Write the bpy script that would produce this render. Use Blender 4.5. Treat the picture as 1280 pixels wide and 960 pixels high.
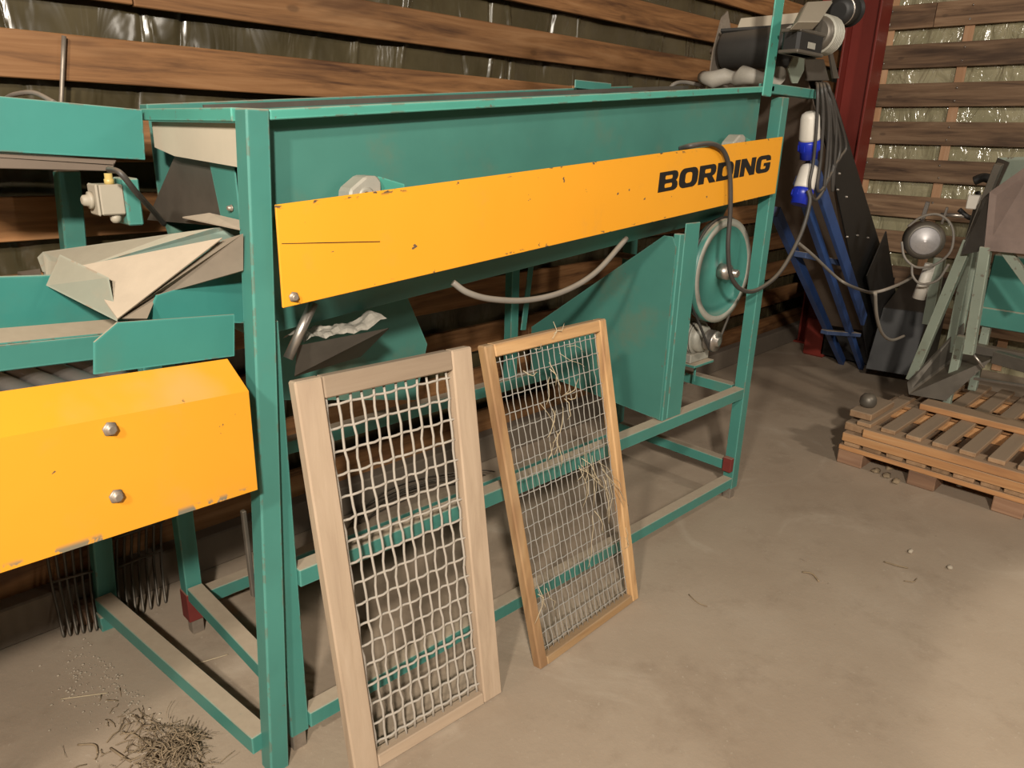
import bpy, bmesh, math, random
from mathutils import Vector, noise
random.seed(7)
scene = bpy.context.scene
for o in list(bpy.data.objects): bpy.data.objects.remove(o)
COL = scene.collection

# ------------------------------------------------------------------ camera
FPX = 926.5
PITCH, ROLL, YAW = math.radians(18.4825), math.radians(-1.6096), math.radians(44.786)
EYE = Vector((0, 0, 1.5))
def _basis():
    cp, sp = math.cos(PITCH), math.sin(PITCH)
    F = Vector((0, cp, -sp)); R = Vector((1, 0, 0)); D = Vector((0, -sp, -cp))
    cr, sr = math.cos(ROLL), math.sin(ROLL)
    R, D = cr*R + sr*D, -sr*R + cr*D
    c, s = math.cos(YAW), math.sin(YAW)
    m = lambda v: Vector((c*v.x + s*v.y, -s*v.x + c*v.y, v.z))
    return m(F), m(R), m(D)
CF, CR, CD = _basis()
from mathutils import Matrix
cam_data = bpy.data.cameras.new('camera'); cam = bpy.data.objects.new('camera', cam_data); COL.objects.link(cam)
cam_data.sensor_fit = 'HORIZONTAL'; cam_data.sensor_width = 36.0
cam_data.lens = FPX/1280*36.0; cam_data.clip_start = 0.02
U_ = -CD; B_ = -CF
cam.matrix_world = Matrix(((CR.x, U_.x, B_.x, EYE.x), (CR.y, U_.y, B_.y, EYE.y), (CR.z, U_.z, B_.z, EYE.z), (0, 0, 0, 1)))
scene.camera = cam

# ------------------------------------------------------------------ light
scene.view_settings.view_transform = 'Standard'; scene.view_settings.look = 'None'
scene.view_settings.gamma = 1.0; scene.view_settings.use_curve_mapping = False
scene.view_settings.exposure = -0.2
world = bpy.data.worlds.new('world'); scene.world = world; world.use_nodes = True
bg = world.node_tree.nodes['Background']; bg.inputs[0].default_value = (1.0, 0.86, 0.70, 1); bg.inputs[1].default_value = 0.010
def area(name, loc, target, size, sizey, watts, col):
    l = bpy.data.lights.new(name, 'AREA'); l.shape = 'RECTANGLE'; l.size = size; l.size_y = sizey; l.energy = watts; l.color = col
    o = bpy.data.objects.new(name, l); COL.objects.link(o); o.location = loc
    o.rotation_euler = (Vector(target)-Vector(loc)).to_track_quat('-Z', 'Y').to_euler(); return o
area('lamp_rear', (-1.1, -1.3, 2.75), (1.8, 1.3, 0.7), 0.18, 0.18, 225, (1.0, 0.91, 0.79))
area('lamp_left', (-1.7, -0.4, 2.9), (1.0, 1.8, 0.8), 0.20, 0.20, 95, (1.0, 0.90, 0.77))
sl_ = bpy.data.lights.new('floor_pool_spot', 'SPOT'); sl_.energy = 150; sl_.color = (1.0, 0.9, 0.76); sl_.spot_size = math.radians(66); sl_.spot_blend = .12; sl_.shadow_soft_size = .06  # added spot: its cone edge stands in for the cut-off of light on the floor
area('right_wall_fill', (3.0, -1.9, 3.0), (6.0, 0.8, 2.2), 0.3, 0.3, 75, (1.0, 0.91, 0.79))  # added fill light that brightens the right wall and far end
so = bpy.data.objects.new('floor_pool_spot', sl_); COL.objects.link(so); so.location = (2.6, -1.35, 2.9)

# ------------------------------------------------------------------ pixel -> place
def ray(x, y): return CF + CR*((x-640)/FPX) + CD*((y-480)/FPX)
def onz(x, y, z=0.0): d = ray(x, y); return EYE + d*((z-EYE.z)/d.z)
def ony(x, y, Y): d = ray(x, y); return EYE + d*(Y/d.y)
def onx(x, y, X): d = ray(x, y); return EYE + d*(X/d.x)
def onp(x, y, p0, n): d = ray(x, y); n = Vector(n); return EYE + d*(((Vector(p0)-EYE).dot(n))/d.dot(n))
V = Vector

# ------------------------------------------------------------------ materials
class N:
    def __init__(s, name):
        s.m = bpy.data.materials.new(name); s.m.use_nodes = True; s.t = s.m.node_tree; s.n = s.t.nodes
        s.b = s.n['Principled BSDF']; s.tc = s.n.new('ShaderNodeTexCoord'); s.oi = None
    def new(s, k, **kw):
        n = s.n.new(k)
        for a, v in kw.items(): setattr(n, a, v)
        return n
    def link(s, a, b): s.t.links.new(a, b)
    def noise(s, scale=5, detail=4, rough=.6, stretch=None, rnd=False, dist=0, world=False):
        n = s.new('ShaderNodeTexNoise'); n.noise_dimensions = '4D' if rnd else '3D'
        n.inputs['Scale'].default_value = scale; n.inputs['Detail'].default_value = detail; n.inputs['Roughness'].default_value = rough
        n.inputs['Distortion'].default_value = dist
        if world:
            g = s.new('ShaderNodeNewGeometry'); src = g.outputs['Position']
        else: src = s.tc.outputs['Object']
        if stretch:
            mp = s.new('ShaderNodeMapping'); mp.inputs['Scale'].default_value = stretch; s.link(src, mp.inputs[0]); src = mp.outputs[0]
        s.link(src, n.inputs['Vector'])
        if rnd:
            if not s.oi: s.oi = s.new('ShaderNodeObjectInfo')
            mu = s.math('MULTIPLY', s.oi.outputs['Random'], 37.0); s.link(mu, n.inputs['W'])
        return n.outputs[0]
    def math(s, op, a, b=None, c=None):
        n = s.new('ShaderNodeMath', operation=op); n.use_clamp = False
        for i, v in enumerate((a, b, c)):
            if v is None: continue
            if isinstance(v, (int, float)): n.inputs[i].default_value = v
            else: s.link(v, n.inputs[i])
        return n.outputs[0]
    def step(s, v, lo, hi):
        n = s.new('ShaderNodeMapRange', interpolation_type='SMOOTHSTEP'); s.link(v, n.inputs['Value'])
        n.inputs['From Min'].default_value = lo; n.inputs['From Max'].default_value = hi; return n.outputs[0]
    def mix(s, f, a, b, mode='MIX'):
        n = s.new('ShaderNodeMix', data_type='RGBA', blend_type=mode)
        for i, v in ((0, f), (6, a), (7, b)):
            if isinstance(v, (int, float)): n.inputs[i].default_value = v
            elif isinstance(v, tuple): n.inputs[i].default_value = (*v, 1) if len(v) == 3 else v
            else: s.link(v, n.inputs[i])
        return n.outputs[2]
    def ramp(s, v, stops):
        n = s.new('ShaderNodeValToRGB'); e = n.color_ramp.elements
        while len(e) < len(stops): e.new(.5)
        for el, (p, c) in zip(e, stops): el.position = p; el.color = (*c, 1)
        s.link(v, n.inputs[0]); return n.outputs[0]
    def upness(s, lo=.55, hi=.9):
        g = s.new('ShaderNodeNewGeometry'); x = s.new('ShaderNodeSeparateXYZ'); s.link(g.outputs['Normal'], x.inputs[0]); return s.step(x.outputs[2], lo, hi)
    def sep(s):
        x = s.new('ShaderNodeSeparateXYZ'); s.link(s.tc.outputs['Object'], x.inputs[0]); return x.outputs
    def bump(s, h, strength=.3, dist=.01):
        n = s.new('ShaderNodeBump'); n.inputs['Strength'].default_value = strength; n.inputs['Distance'].default_value = dist
        s.link(h, n.inputs['Height']); s.link(n.outputs[0], s.b.inputs['Normal'])
    def out(s, col, rough=.6, metal=0.0, spec=None):
        if isinstance(col, tuple): s.b.inputs['Base Color'].default_value = (*col, 1)
        else: s.link(col, s.b.inputs['Base Color'])
        if isinstance(rough, (int, float)): s.b.inputs['Roughness'].default_value = rough
        else: s.link(rough, s.b.inputs['Roughness'])
        s.b.inputs['Metallic'].default_value = metal
        if spec is not None: s.b.inputs['Specular IOR Level'].default_value = spec
        return s.m
DUST = (.40, .315, .225)
def paint(name, col, dustamt=1.0, smear=.25, chip=.68, rough=.42, dirt=(.15, .155, .10), lo=.5, edge_glint_wear=1.0):
    k = N(name)
    big = k.noise(2.2, 5, .6, rnd=True); fine = k.noise(38, 3, .6, rnd=True)
    c = k.mix(k.step(big, .30, .75), col, tuple(v*.78 for v in col))
    c = k.mix(k.math('MULTIPLY', k.step(k.noise(3.1, 6, .65, rnd=True), .52, .72), smear), c, dirt)
    ch = k.step(k.noise(26, 4, .7, rnd=True), chip, chip+.03)
    c = k.mix(k.math('MULTIPLY', ch, .8), c, (.13, .10, .075))
    if edge_glint_wear:
        bv = k.new('ShaderNodeBevel', samples=4); bv.inputs[0].default_value = .006; gg = k.new('ShaderNodeNewGeometry')
        vm = k.new('ShaderNodeVectorMath', operation='DOT_PRODUCT'); k.link(bv.outputs[0], vm.inputs[0]); k.link(gg.outputs['Normal'], vm.inputs[1])
        e = k.math('MULTIPLY', k.step(vm.outputs['Value'], .985, .90), edge_glint_wear)
        c = k.mix(k.math('MULTIPLY', e, .55), c, tuple(min(1, v*1.5+.05) for v in col))  # edge highlights painted in as a lighter tint; brown chips follow
        c = k.mix(k.math('MULTIPLY', e, k.step(k.noise(19, 4, .65, rnd=True), .54, .60)), c, (.17, .125, .085))
    up = k.upness(lo, .92)
    d = k.math('MULTIPLY', up, k.math('MULTIPLY', k.step(k.noise(14, 5, .7, rnd=True), .15, .36), dustamt))
    c = k.mix(d, c, k.mix(fine, (.36, .28, .2), (.46, .37, .27)))
    k.bump(fine, .06, .004)
    r = k.math('ADD', k.math('MULTIPLY', d, .4), rough)
    return k.out(c, r)
GREEN = (.062, .235, .195)
M = {}
M['green'] = paint('green_paint', GREEN, .95, .25)
M['green_clean'] = paint('green_sheet_paint', (.062, .205, .168), .8, .55, .74)
M['green_pale'] = paint('pale_green_paint', (.255, .295, .235), .8, .5, .62, .55)
M['green_bright'] = paint('light_green_paint', (.075, .33, .26), .7, .2, .64)
M['dusty_green'] = paint('dust_coated_green_sheet', (.15, .215, .18), .7, .9, .66, .7, (.27, .215, .15), -.2)
M['green_teal'] = paint('teal_sheet_paint', (.050, .25, .215), .9, .2, .72)
def yellow(name, w, tilt):
    k = N(name); x, y, z = k.sep()
    big = k.noise(1.4, 4, .55)
    c = k.mix(k.step(big, .3, .7), (.83, .365, .026), (.80, .345, .022))
    c = k.mix(k.math('MULTIPLY', k.step(k.noise(5, 6, .7), .56, .75), .16), c, (.42, .25, .10))
    ch = k.step(k.noise(30, 3, .6), .70, .72)
    c = k.mix(ch, c, (.13, .09, .06))
    ed = k.step(k.math('ABSOLUTE', k.math('SUBTRACT', z, k.math('MULTIPLY', x, tilt))), w-.012, w-.003)            # chips along both long edges
    pat = k.step(k.noise(22, 4, .65, stretch=(1, 1, 2)), .60, .64)
    c = k.mix(k.math('MULTIPLY', ed, pat), c, (.10, .075, .05))
    k.bump(k.noise(60, 2), .04, .003)
    return k.out(c, .38)
M['yellow'] = yellow('yellow_sign_paint', .1025, (1.525-1.361)/(2.751-.706))
M['yellow_guard'] = paint('yellow_guard_paint', (.83, .365, .026), .12, .12, .70, .36, (.5, .28, .10))
def wood(name, c1, c2, c3, axis, rough=.7, dust=0.0, knots=.3):
    k = N(name); st = [26, 26, 26]; st[axis] = 1.6
    g = k.noise(1, 7, .62, stretch=tuple(st), rnd=True, dist=.6)
    st2 = [6, 6, 6]; st2[axis] = 1.1
    blot = k.noise(1, 4, .6, stretch=tuple(st2), rnd=True, dist=.3)
    c = k.ramp(g, [(.30, c3), (.5, c1), (.72, c2)])
    c = k.mix(k.math('MULTIPLY', k.step(blot, .50, .66), .8), c, c3)
    vo = k.new('ShaderNodeTexVoronoi'); vo.inputs['Scale'].default_value = 1; mp = k.new('ShaderNodeMapping')
    s3 = [9, 9, 9]; s3[axis] = 4.2; mp.inputs['Scale'].default_value = s3; k.link(k.tc.outputs['Object'], mp.inputs[0]); k.link(mp.outputs[0], vo.inputs[0])
    kn = k.step(vo.outputs['Distance'], .13, .06)
    c = k.mix(k.math('MULTIPLY', kn, knots), c, tuple(v*.28 for v in c1))
    if not k.oi: k.oi = k.new('ShaderNodeObjectInfo')
    h = k.new('ShaderNodeHueSaturation'); k.link(c, h.inputs['Color'])
    k.link(k.math('ADD', k.math('MULTIPLY', k.oi.outputs['Random'], .5), .72), h.inputs['Value']); c = h.outputs[0]
    if dust:
        d = k.math('MULTIPLY', k.upness(.4, .9), dust); c = k.mix(d, c, (.24, .185, .13))
    k.bump(g, .35, .004)
    return k.out(c, rough)
M['board_left'] = wood('stained_wall_board', (.30, .140, .052), (.44, .235, .105), (.075, .030, .012), 0, .6, 0, .5)
M['board_right'] = wood('grey_brown_wall_board', (.22, .130, .072), (.36, .235, .14), (.065, .035, .020), 1, .75, 0, .5)
M['stud'] = wood('raw_stud_wood', (.55, .31, .17), (.64, .40, .24), (.45, .24, .12), 2, .7)
M['frame_wood'] = wood('dusty_frame_wood', (.37, .275, .19), (.41, .31, .22), (.31, .225, .155), 2, .85, .3, 0.1)
M['frame_wood2'] = wood('pine_frame_wood', (.47, .28, .125), (.55, .36, .19), (.28, .15, .07), 2, .75, .4, .25)
M['frame_wood_x'] = wood('dusty_frame_wood_cross', (.37, .275, .19), (.41, .31, .22), (.31, .225, .155), 0, .85, .3, 0.1)
M['frame_wood2_x'] = wood('pine_frame_wood_cross', (.47, .28, .125), (.55, .36, .19), (.28, .15, .07), 0, .75, .4, .25)
M['pallet_y'] = wood('pallet_board_wood', (.52, .26, .105), (.62, .36, .17), (.34, .16, .07), 1, .75, .75, .3)
M['pallet_x'] = wood('pallet_deck_wood', (.36, .22, .12), (.43, .28, .16), (.24, .14, .075), 0, .8, .75, .2)
M['pallet_block'] = wood('pallet_block_wood', (.30, .17, .10), (.36, .22, .14), (.2, .11, .07), 1, .85, .5, .1)
def simple(name, col, rough=.6, metal=0.0, var=.25, scale=8, bump=.1, dust=0.0, spec=None):
    k = N(name); n = k.noise(scale, 5, .65, rnd=True)
    c = k.mix(n, tuple(v*(1-var) for v in col), tuple(min(1, v*(1+var)) for v in col))
    if dust: c = k.mix(k.math('MULTIPLY', k.upness(.2, .9), dust), c, DUST)
    k.bump(n, bump, .004); return k.out(c, rough, metal, spec)
M['red_paint'] = simple('red_oxide_paint', (.19, .022, .014), .5, 0, .35, 3)
M['red_tip'] = simple('red_primer_paint', (.16, .025, .02), .6, 0, .3, 20, .1, .3)
M['steel'] = simple('bare_steel', (.42, .38, .34), .38, .85, .3, 30)
M['steel_dusty'] = simple('dusty_bolt_steel', (.32, .27, .22), .5, .55, .35, 60)
M['wire'] = simple('dusty_coated_wire', (.40, .355, .30), .6, 0, .2, 40)
M['wire_fine'] = simple('galvanised_wire', (.50, .48, .44), .45, .5, .2, 60)
M['black_rubber'] = simple('black_rubber_belt', (.035, .033, .030), .6, 0, .35, 9, .1, .2)
M['roller_grey'] = simple('grey_roller_rubber', (.060, .059, .058), .5, 0, .3, 12, .1, .08)
M['black_steel'] = simple('black_conveyor_steel', (.014, .0135, .013), .55, 0, .35, 6, .1, .05)
M['dark_steel'] = simple('dark_worn_steel', (.13, .115, .095), .48, .5, .4, 10, .15, .25)
M['brown_plate'] = simple('rust_brown_steel_plate', (.23, .17, .145), .6, .2, .55, 7, .2)
M['blue_paint'] = simple('blue_frame_paint', (.030, .075, .23), .5, 0, .5, 8, .1, .45)
M['dusty_blue'] = simple('dusty_blue_paint', (.05, .08, .17), .7, 0, .4, 8, .1, .9)
M['blue_plastic'] = simple('blue_plug_plastic', (.012, .03, .42), .35, 0, .2, 10, .02)
M['white_plastic'] = simple('white_plug_plastic', (.66, .62, .55), .45, 0, .12, 14, .03)
M['cable_black'] = simple('black_cable_rubber', (.05, .045, .04), .5, 0, .4, 20, .05, .3)
M['cable_grey'] = simple('grey_cable_rubber', (.20, .18, .155), .55, 0, .3, 20, .05, .4)
M['dust'] = simple('settled_dust', (.44, .36, .27), .95, 0, .15, 20, .3)
M['grey_cast'] = simple('grey_cast_metal', (.36, .35, .30), .55, .2, .25, 25, .15, .3)
M['box_grey'] = simple('beige_box_plastic', (.36, .32, .25), .55, 0, .15, 12, .05, .4)
M['brass'] = simple('yellow_gland_plastic', (.52, .38, .13), .4, 0, .1)
M['belt_under'] = simple('worn_brown_belt', (.16, .12, .09), .75, 0, .3, 6, .1)
M['end_dust'] = simple('pale_dust_film', (.50, .44, .34), .8, 0, .18, 5, .1)
M['brown_dust'] = simple('brown_dusty_steel', (.20, .165, .125), .8, 0, .4, 9, .15, .3)
M['ink'] = simple('black_lettering', (.012, .011, .010), .5, 0, .3, 20, .02)
M['straw'] = simple('dry_straw', (.50, .41, .27), .8, 0, .3, 30, .05)
M['root'] = simple('dry_brown_haulm', (.25, .185, .115), .9, 0, .6, 30, .1)
M['rag'] = simple('crumpled_grey_sheet', (.36, .33, .28), .6, 0, .3, 14, .2)
M['concrete_curb'] = simple('concrete_kerb', (.17, .135, .10), .9, 0, .25, 6, .3)
M['sand_stone'] = simple('dirty_stone', (.40, .34, .26), .9, 0, .3, 12, .4)
M['backing'] = simple('outer_cladding', (.05, .045, .035), .9)
def cast_alu():
    k = N('silver_motor_cap'); n = k.noise(90, 2, .5, stretch=(1, 1, 1)); return k.out(k.mix(n, (.42, .40, .40), (.56, .54, .54)), .42, .6)
M['alu'] = cast_alu()
def floor_mat():
    k = N('dusty_concrete')
    a = k.noise(.9, 6, .6); b = k.noise(4.5, 7, .7); c = k.noise(70, 4, .7); d = k.noise(1.7, 5, .65, dist=1.5)
    col = k.ramp(a, [(.3, (.295, .225, .160)), (.55, (.365, .290, .215)), (.75, (.42, .345, .265))])
    col = k.mix(k.math('MULTIPLY', k.step(b, .5, .72), .45), col, (.245, .185, .13))
    col = k.mix(k.math('MULTIPLY', k.step(d, .55, .75), .5), col, (.46, .385, .30))
    sp = k.step(c, .62, .72); col = k.mix(k.math('MULTIPLY', sp, k.math('MULTIPLY', k.step(b, .35, .6), .35)), col, (.55, .48, .39))
    col = k.mix(k.math('MULTIPLY', k.step(k.noise(24, 3, .6), .72, .78), .5), col, (.14, .10, .07))
    k.bump(k.math('ADD', k.math('MULTIPLY', c, .4), b), .25, .008)
    return k.out(col, .82, 0, .3)
M['floor'] = floor_mat()
def sheet_mat(name, c1, c2, rough, bs=.5, nz=(4.5, 3, .55, .8)):
    k = N(name); a = k.noise(3, 5, .6); b = k.noise(nz[0], nz[1], nz[2], stretch=(1.6, 1.6, .7), dist=nz[3])
    col = k.mix(k.step(a, .3, .7), c1, c2); k.bump(b, bs, .03)
    return k.out(col, rough, 0, .8)
M['tarp'] = sheet_mat('olive_plastic_sheet', (.052, .041, .020), (.092, .073, .038), .24, .35)
M['foil'] = sheet_mat('crinkled_vapour_sheet', (.30, .275, .165), (.40, .36, .23), .13, .9, (4.5, 3, .5, 1.8))

# ------------------------------------------------------------------ mesh building
class MB:
    def __init__(s): s.bm = bmesh.new()
    def hexa(s, c, bev=0.0):
        """c: 8 corners, bottom 4 then top 4, same winding"""
        tb = bmesh.new(); vs = [tb.verts.new(V(p)) for p in c]
        for f in ((3, 2, 1, 0), (4, 5, 6, 7), (0, 1, 5, 4), (1, 2, 6, 5), (2, 3, 7, 6), (3, 0, 4, 7)): tb.faces.new([vs[i] for i in f])
        bmesh.ops.recalc_face_normals(tb, faces=tb.faces)
        if bev: bmesh.ops.bevel(tb, geom=list(tb.edges), offset=bev, segments=1, affect='EDGES', clamp_overlap=True)
        s.merge(tb); return s
    def merge(s, tb):
        me = bpy.data.meshes.new('tmp'); tb.to_mesh(me); tb.free(); s.bm.from_mesh(me); bpy.data.meshes.remove(me)
    def box(s, a, b, bev=.002):
        x0, y0, z0 = a; x1, y1, z1 = b
        return s.hexa([(x0, y0, z0), (x1, y0, z0), (x1, y1, z0), (x0, y1, z0), (x0, y0, z1), (x1, y0, z1), (x1, y1, z1), (x0, y1, z1)], bev)
    def bar(s, p0, p1, w, h, up=(0, 0, 1), bev=.002):
        """rectangular bar whose axis runs p0-p1; w sideways, h along up"""
        p0, p1 = V(p0), V(p1); a = (p1-p0).normalized(); side = a.cross(V(up)).normalized(); u = side.cross(a).normalized()
        q = [side*(-w/2)+u*(-h/2), side*(w/2)+u*(-h/2), side*(w/2)+u*(h/2), side*(-w/2)+u*(h/2)]
        return s.hexa([p0+k for k in q]+[p1+k for k in q], bev)
    def plate(s, pts, ext, bev=0.0):
        """polygon extruded by vector ext"""
        tb = bmesh.new(); n = len(pts); ext = V(ext)
        a = [tb.verts.new(V(p)) for p in pts]; b = [tb.verts.new(V(p)+ext) for p in pts]
        tb.faces.new(a[::-1]); tb.faces.new(b)
        for i in range(n): tb.faces.new((a[i], a[(i+1) % n], b[(i+1) % n], b[i]))
        bmesh.ops.recalc_face_normals(tb, faces=tb.faces)
        if bev: bmesh.ops.bevel(tb, geom=list(tb.edges), offset=bev, segments=1, affect='EDGES', clamp_overlap=True)
        s.merge(tb); return s
    def lathe(s, p0, axis, prof, n=28, caps=True):
        """prof: list of (distance along axis, radius)"""
        p0 = V(p0); a = V(axis).normalized(); u = a.orthogonal().normalized(); w = a.cross(u)
        tb = bmesh.new(); rings = []
        for d, r in prof:
            rings.append([tb.verts.new(p0+a*d+(u*math.cos(2*math.pi*i/n)+w*math.sin(2*math.pi*i/n))*r) for i in range(n)])
        for A, B in zip(rings, rings[1:]):
            for i in range(n): tb.faces.new((A[i], A[(i+1) % n], B[(i+1) % n], B[i]))
        if caps: tb.faces.new(rings[0][::-1]); tb.faces.new(rings[-1])
        bmesh.ops.recalc_face_normals(tb, faces=tb.faces)
        for f in tb.faces:
            f.smooth = len(f.verts) == 4
        s.merge(tb); return s
    def cyl(s, p0, p1, r, n=20, r1=None):
        p0, p1 = V(p0), V(p1); L = (p1-p0).length; return s.lathe(p0, p1-p0, [(0, r), (L, r if r1 is None else r1)], n)
    def tube(s, pts, r, n=6, smooth=True):
        pts = [V(p) for p in pts]; tb = bmesh.new(); rings = []; u = None
        for i, p in enumerate(pts):
            t = (pts[min(i+1, len(pts)-1)]-pts[max(i-1, 0)]).normalized()
            u = t.orthogonal().normalized() if u is None else (u-t*u.dot(t)).normalized()
            w = t.cross(u); rr = r[i] if isinstance(r, (list, tuple)) else r
            rings.append([tb.verts.new(p+(u*math.cos(2*math.pi*k/n)+w*math.sin(2*math.pi*k/n))*rr) for k in range(n)])
        for A, B in zip(rings, rings[1:]):
            for k in range(n):
                f = tb.faces.new((A[k], A[(k+1) % n], B[(k+1) % n], B[k])); f.smooth = smooth
        tb.faces.new(rings[0][::-1]); tb.faces.new(rings[-1])
        s.merge(tb); return s
    def sphere(s, c, r, sc=(1, 1, 1), sub=2, jit=0):
        tb = bmesh.new(); bmesh.ops.create_icosphere(tb, subdivisions=sub, radius=1)
        for v in tb.verts:
            k = 1+jit*noise.noise(v.co*2+V(c)*9); v.co = V((v.co.x*r*sc[0]*k, v.co.y*r*sc[1]*k, v.co.z*r*sc[2]*k))+V(c)
        for f in tb.faces: f.smooth = True
        s.merge(tb); return s
    def build(s, name, mat, parent=None, label=None, center=True):
        me = bpy.data.meshes.new(name)
        vs = [v.co for v in s.bm.verts]
        c = V((0, 0, 0))
        if center:
            lo = V([min(v[i] for v in vs) for i in range(3)]); hi = V([max(v[i] for v in vs) for i in range(3)]); c = (lo+hi)/2
            if not parent: c.z = lo.z
            for v in s.bm.verts: v.co -= c
        s.bm.to_mesh(me); s.bm.free(); me.materials.append(M[mat] if isinstance(mat, str) else mat)
        o = bpy.data.objects.new(name, me); COL.objects.link(o); attach(o, c, parent)
        if label: o['label'] = label
        return o
WP = {}
def attach(o, wloc, parent):
    WP[o.name] = V(wloc)
    if parent: o.parent = parent; o.location = V(wloc)-WP[parent.name]
    else: o.location = wloc
def thing(name, label, cat, loc=(0, 0, 0), group=None):
    o = bpy.data.objects.new(name, None); o.empty_display_size = .1; COL.objects.link(o); attach(o, V(loc), None); return tag(o, label, cat, group)
def tag(o, label, cat, group=None, kind=None):
    o['label'] = label; o['category'] = cat
    if group: o['group'] = group
    if kind: o['kind'] = kind
    return o
def copyto(src, wloc, parent, scale=None, rot=None):
    o = src.copy(); COL.objects.link(o); attach(o, wloc, parent)
    if scale: o.scale = scale
    if rot is not None: o.rotation_euler = rot
    return o
def bez(pts, n=10):
    """Catmull-Rom through points"""
    pts = [V(p) for p in pts]; P = [pts[0]*2-pts[1]]+pts+[pts[-1]*2-pts[-2]]; out = []
    for i in range(1, len(P)-2):
        for k in range(n):
            t = k/n; a, b, c, d = P[i-1:i+3]
            out.append(.5*((2*b)+(c-a)*t+(2*a-5*b+4*c-d)*t*t+(3*b-3*c+d-a)*t**3))
    out.append(pts[-1]); return out
def struct(o): o['kind'] = 'structure'; return o

# ================================================================== SETTING
TH = math.radians(1.524); RD = V((math.cos(TH), math.sin(TH), 0)); QD = V((-math.sin(TH), math.cos(TH), 0))
W0 = V((4.66, 2.58, 0)) - RD*V((4.66, 2.58, 0)).dot(RD)           # foot of the back wall at r = 0
RWR = 6.0                                                          # right wall distance along RD
def wl(r, q, z): return W0 + RD*r + QD*q + V((0, 0, z))           # q < 0: into the room
def wallbox(mb, r0, r1, q0, q1, z0, z1, bev=.002):
    return mb.hexa([wl(r0, q0, z0), wl(r1, q0, z0), wl(r1, q1, z0), wl(r0, q1, z0), wl(r0, q0, z1), wl(r1, q0, z1), wl(r1, q1, z1), wl(r0, q1, z1)], bev)
mb = MB(); mb.box((-3.2, -4.6, -.12), (6.9, 3.4, 0), 0); struct(mb.build('floor', 'floor'))
ZT = 3.05
wleft = struct(wallbox(MB(), -3.0, RWR+.3, .06, .16, 0, ZT, 0).build('wall_left', 'backing'))
wright = struct(wallbox(MB(), RWR+.06, RWR+.16, -7.0, .06, 0, ZT, 0).build('wall_right', 'backing'))
def sheet(fn, u0, u1, z0, z1, nu, nz, amp, creases, seed, along):
    """wrinkled sheet; fn(u, depth, z)"""
    rnd = random.Random(seed); cr = [(rnd.uniform(u0, u1), rnd.uniform(-.25, .25), rnd.uniform(.004, .012)*(1 if seed == 3 else .9), rnd.choice((-1, 1)), rnd.uniform(z0, z1), rnd.uniform(.15, .5)) for _ in range(creases)]
    mb = MB(); bm = mb.bm; g = []
    for j in range(nz+1):
        z = z0+(z1-z0)*j/nz; row = []
        for i in range(nu+1):
            u = u0+(u1-u0)*i/nu
            h = amp*(noise.noise(V((u*3.2, z*2.2, seed)))*1.0+noise.noise(V((u*9, z*6, seed+5)))*.45)
            for cu, sl, w, sg, cz, cl in cr:
                if abs(z-cz) < cl:
                    d = (u-cu-sl*(z-cz))/w
                    if abs(d) < 3: h += sg*amp*.75*math.exp(-d*d)*(1-abs(z-cz)/cl)
            row.append(bm.verts.new(fn(u, h, z)))
        g.append(row)
    for j in range(nz):
        for i in range(nu):
            f = bm.faces.new((g[j][i], g[j][i+1], g[j+1][i+1], g[j+1][i])); f.smooth = True
    return mb
sheet(lambda u, h, z: wl(u, .03+h, z), -.6, RWR, 0, ZT, 900, 76, .016, 190, 3, 0).build('plastic_sheet', 'tarp', wleft, 'wrinkled olive plastic sheet behind the boards')
sheet(lambda u, h, z: wl(RWR+.035+h, -u, z), 0, 3.6, 0, ZT, 240, 110, .018, 220, 8, 1).build('plastic_sheet', 'foil', wright, 'crinkled pale green plastic sheet behind the boards')
# boards of the back wall
rb = random.Random(4)
for k in range(-5, 9):
    z = 1.185+.2135*k
    joints = {0: [], 2: [2.90], 3: [.93], 4: [2.2]}.get(k, [rb.uniform(.5, 4.5)])
    ends = [-1.7]+joints+[RWR-.03]
    for a, b in zip(ends, ends[1:]):
        dz = rb.uniform(-.004, .004)
        wallbox(MB(), a+.002, b-.002, -.026+rb.uniform(-.003, .003), -.002, z+dz, z+.120+dz, .0025).build('board', 'board_left', wleft)
for k in range(-5, 8):
    z = 1.52+.2535*k-.0
    joints = {3: [-.62], 2: [-.15]}.get(k, [])
    ends = [-.08]+joints+[-3.7]
    for a, b in zip(ends, ends[1:]):
        dq = rb.uniform(-.003, .003)
        bo = wallbox(MB(), RWR-.028+dq, RWR-.002, b+.002, a-.002, z, z+.153, .0025).build('board', 'board_right', wright)
        if k >= -2:
            for q in (-.335, -.84, -1.45):
                if b < q < a:
                    for dz in (.035, .118): MB().cyl(wl(RWR-.0275+dq, q+rb.uniform(-.01, .01), z+dz), wl(RWR-.031+dq, q, z+dz), .0075, 8).build('nail_head', 'steel', bo)
for q in (-.335, -.84, -1.45, -2.05, -2.65):
    wallbox(MB(), RWR-.0015, RWR+.010, q-.03, q+.03, .02, ZT-.02, .001).build('stud', 'stud', wright)
struct(wallbox(MB(), -1.7, RWR-.04, -.10, -.03, 0, .13, .006).build('baseboard_left', 'concrete_curb'))
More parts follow.
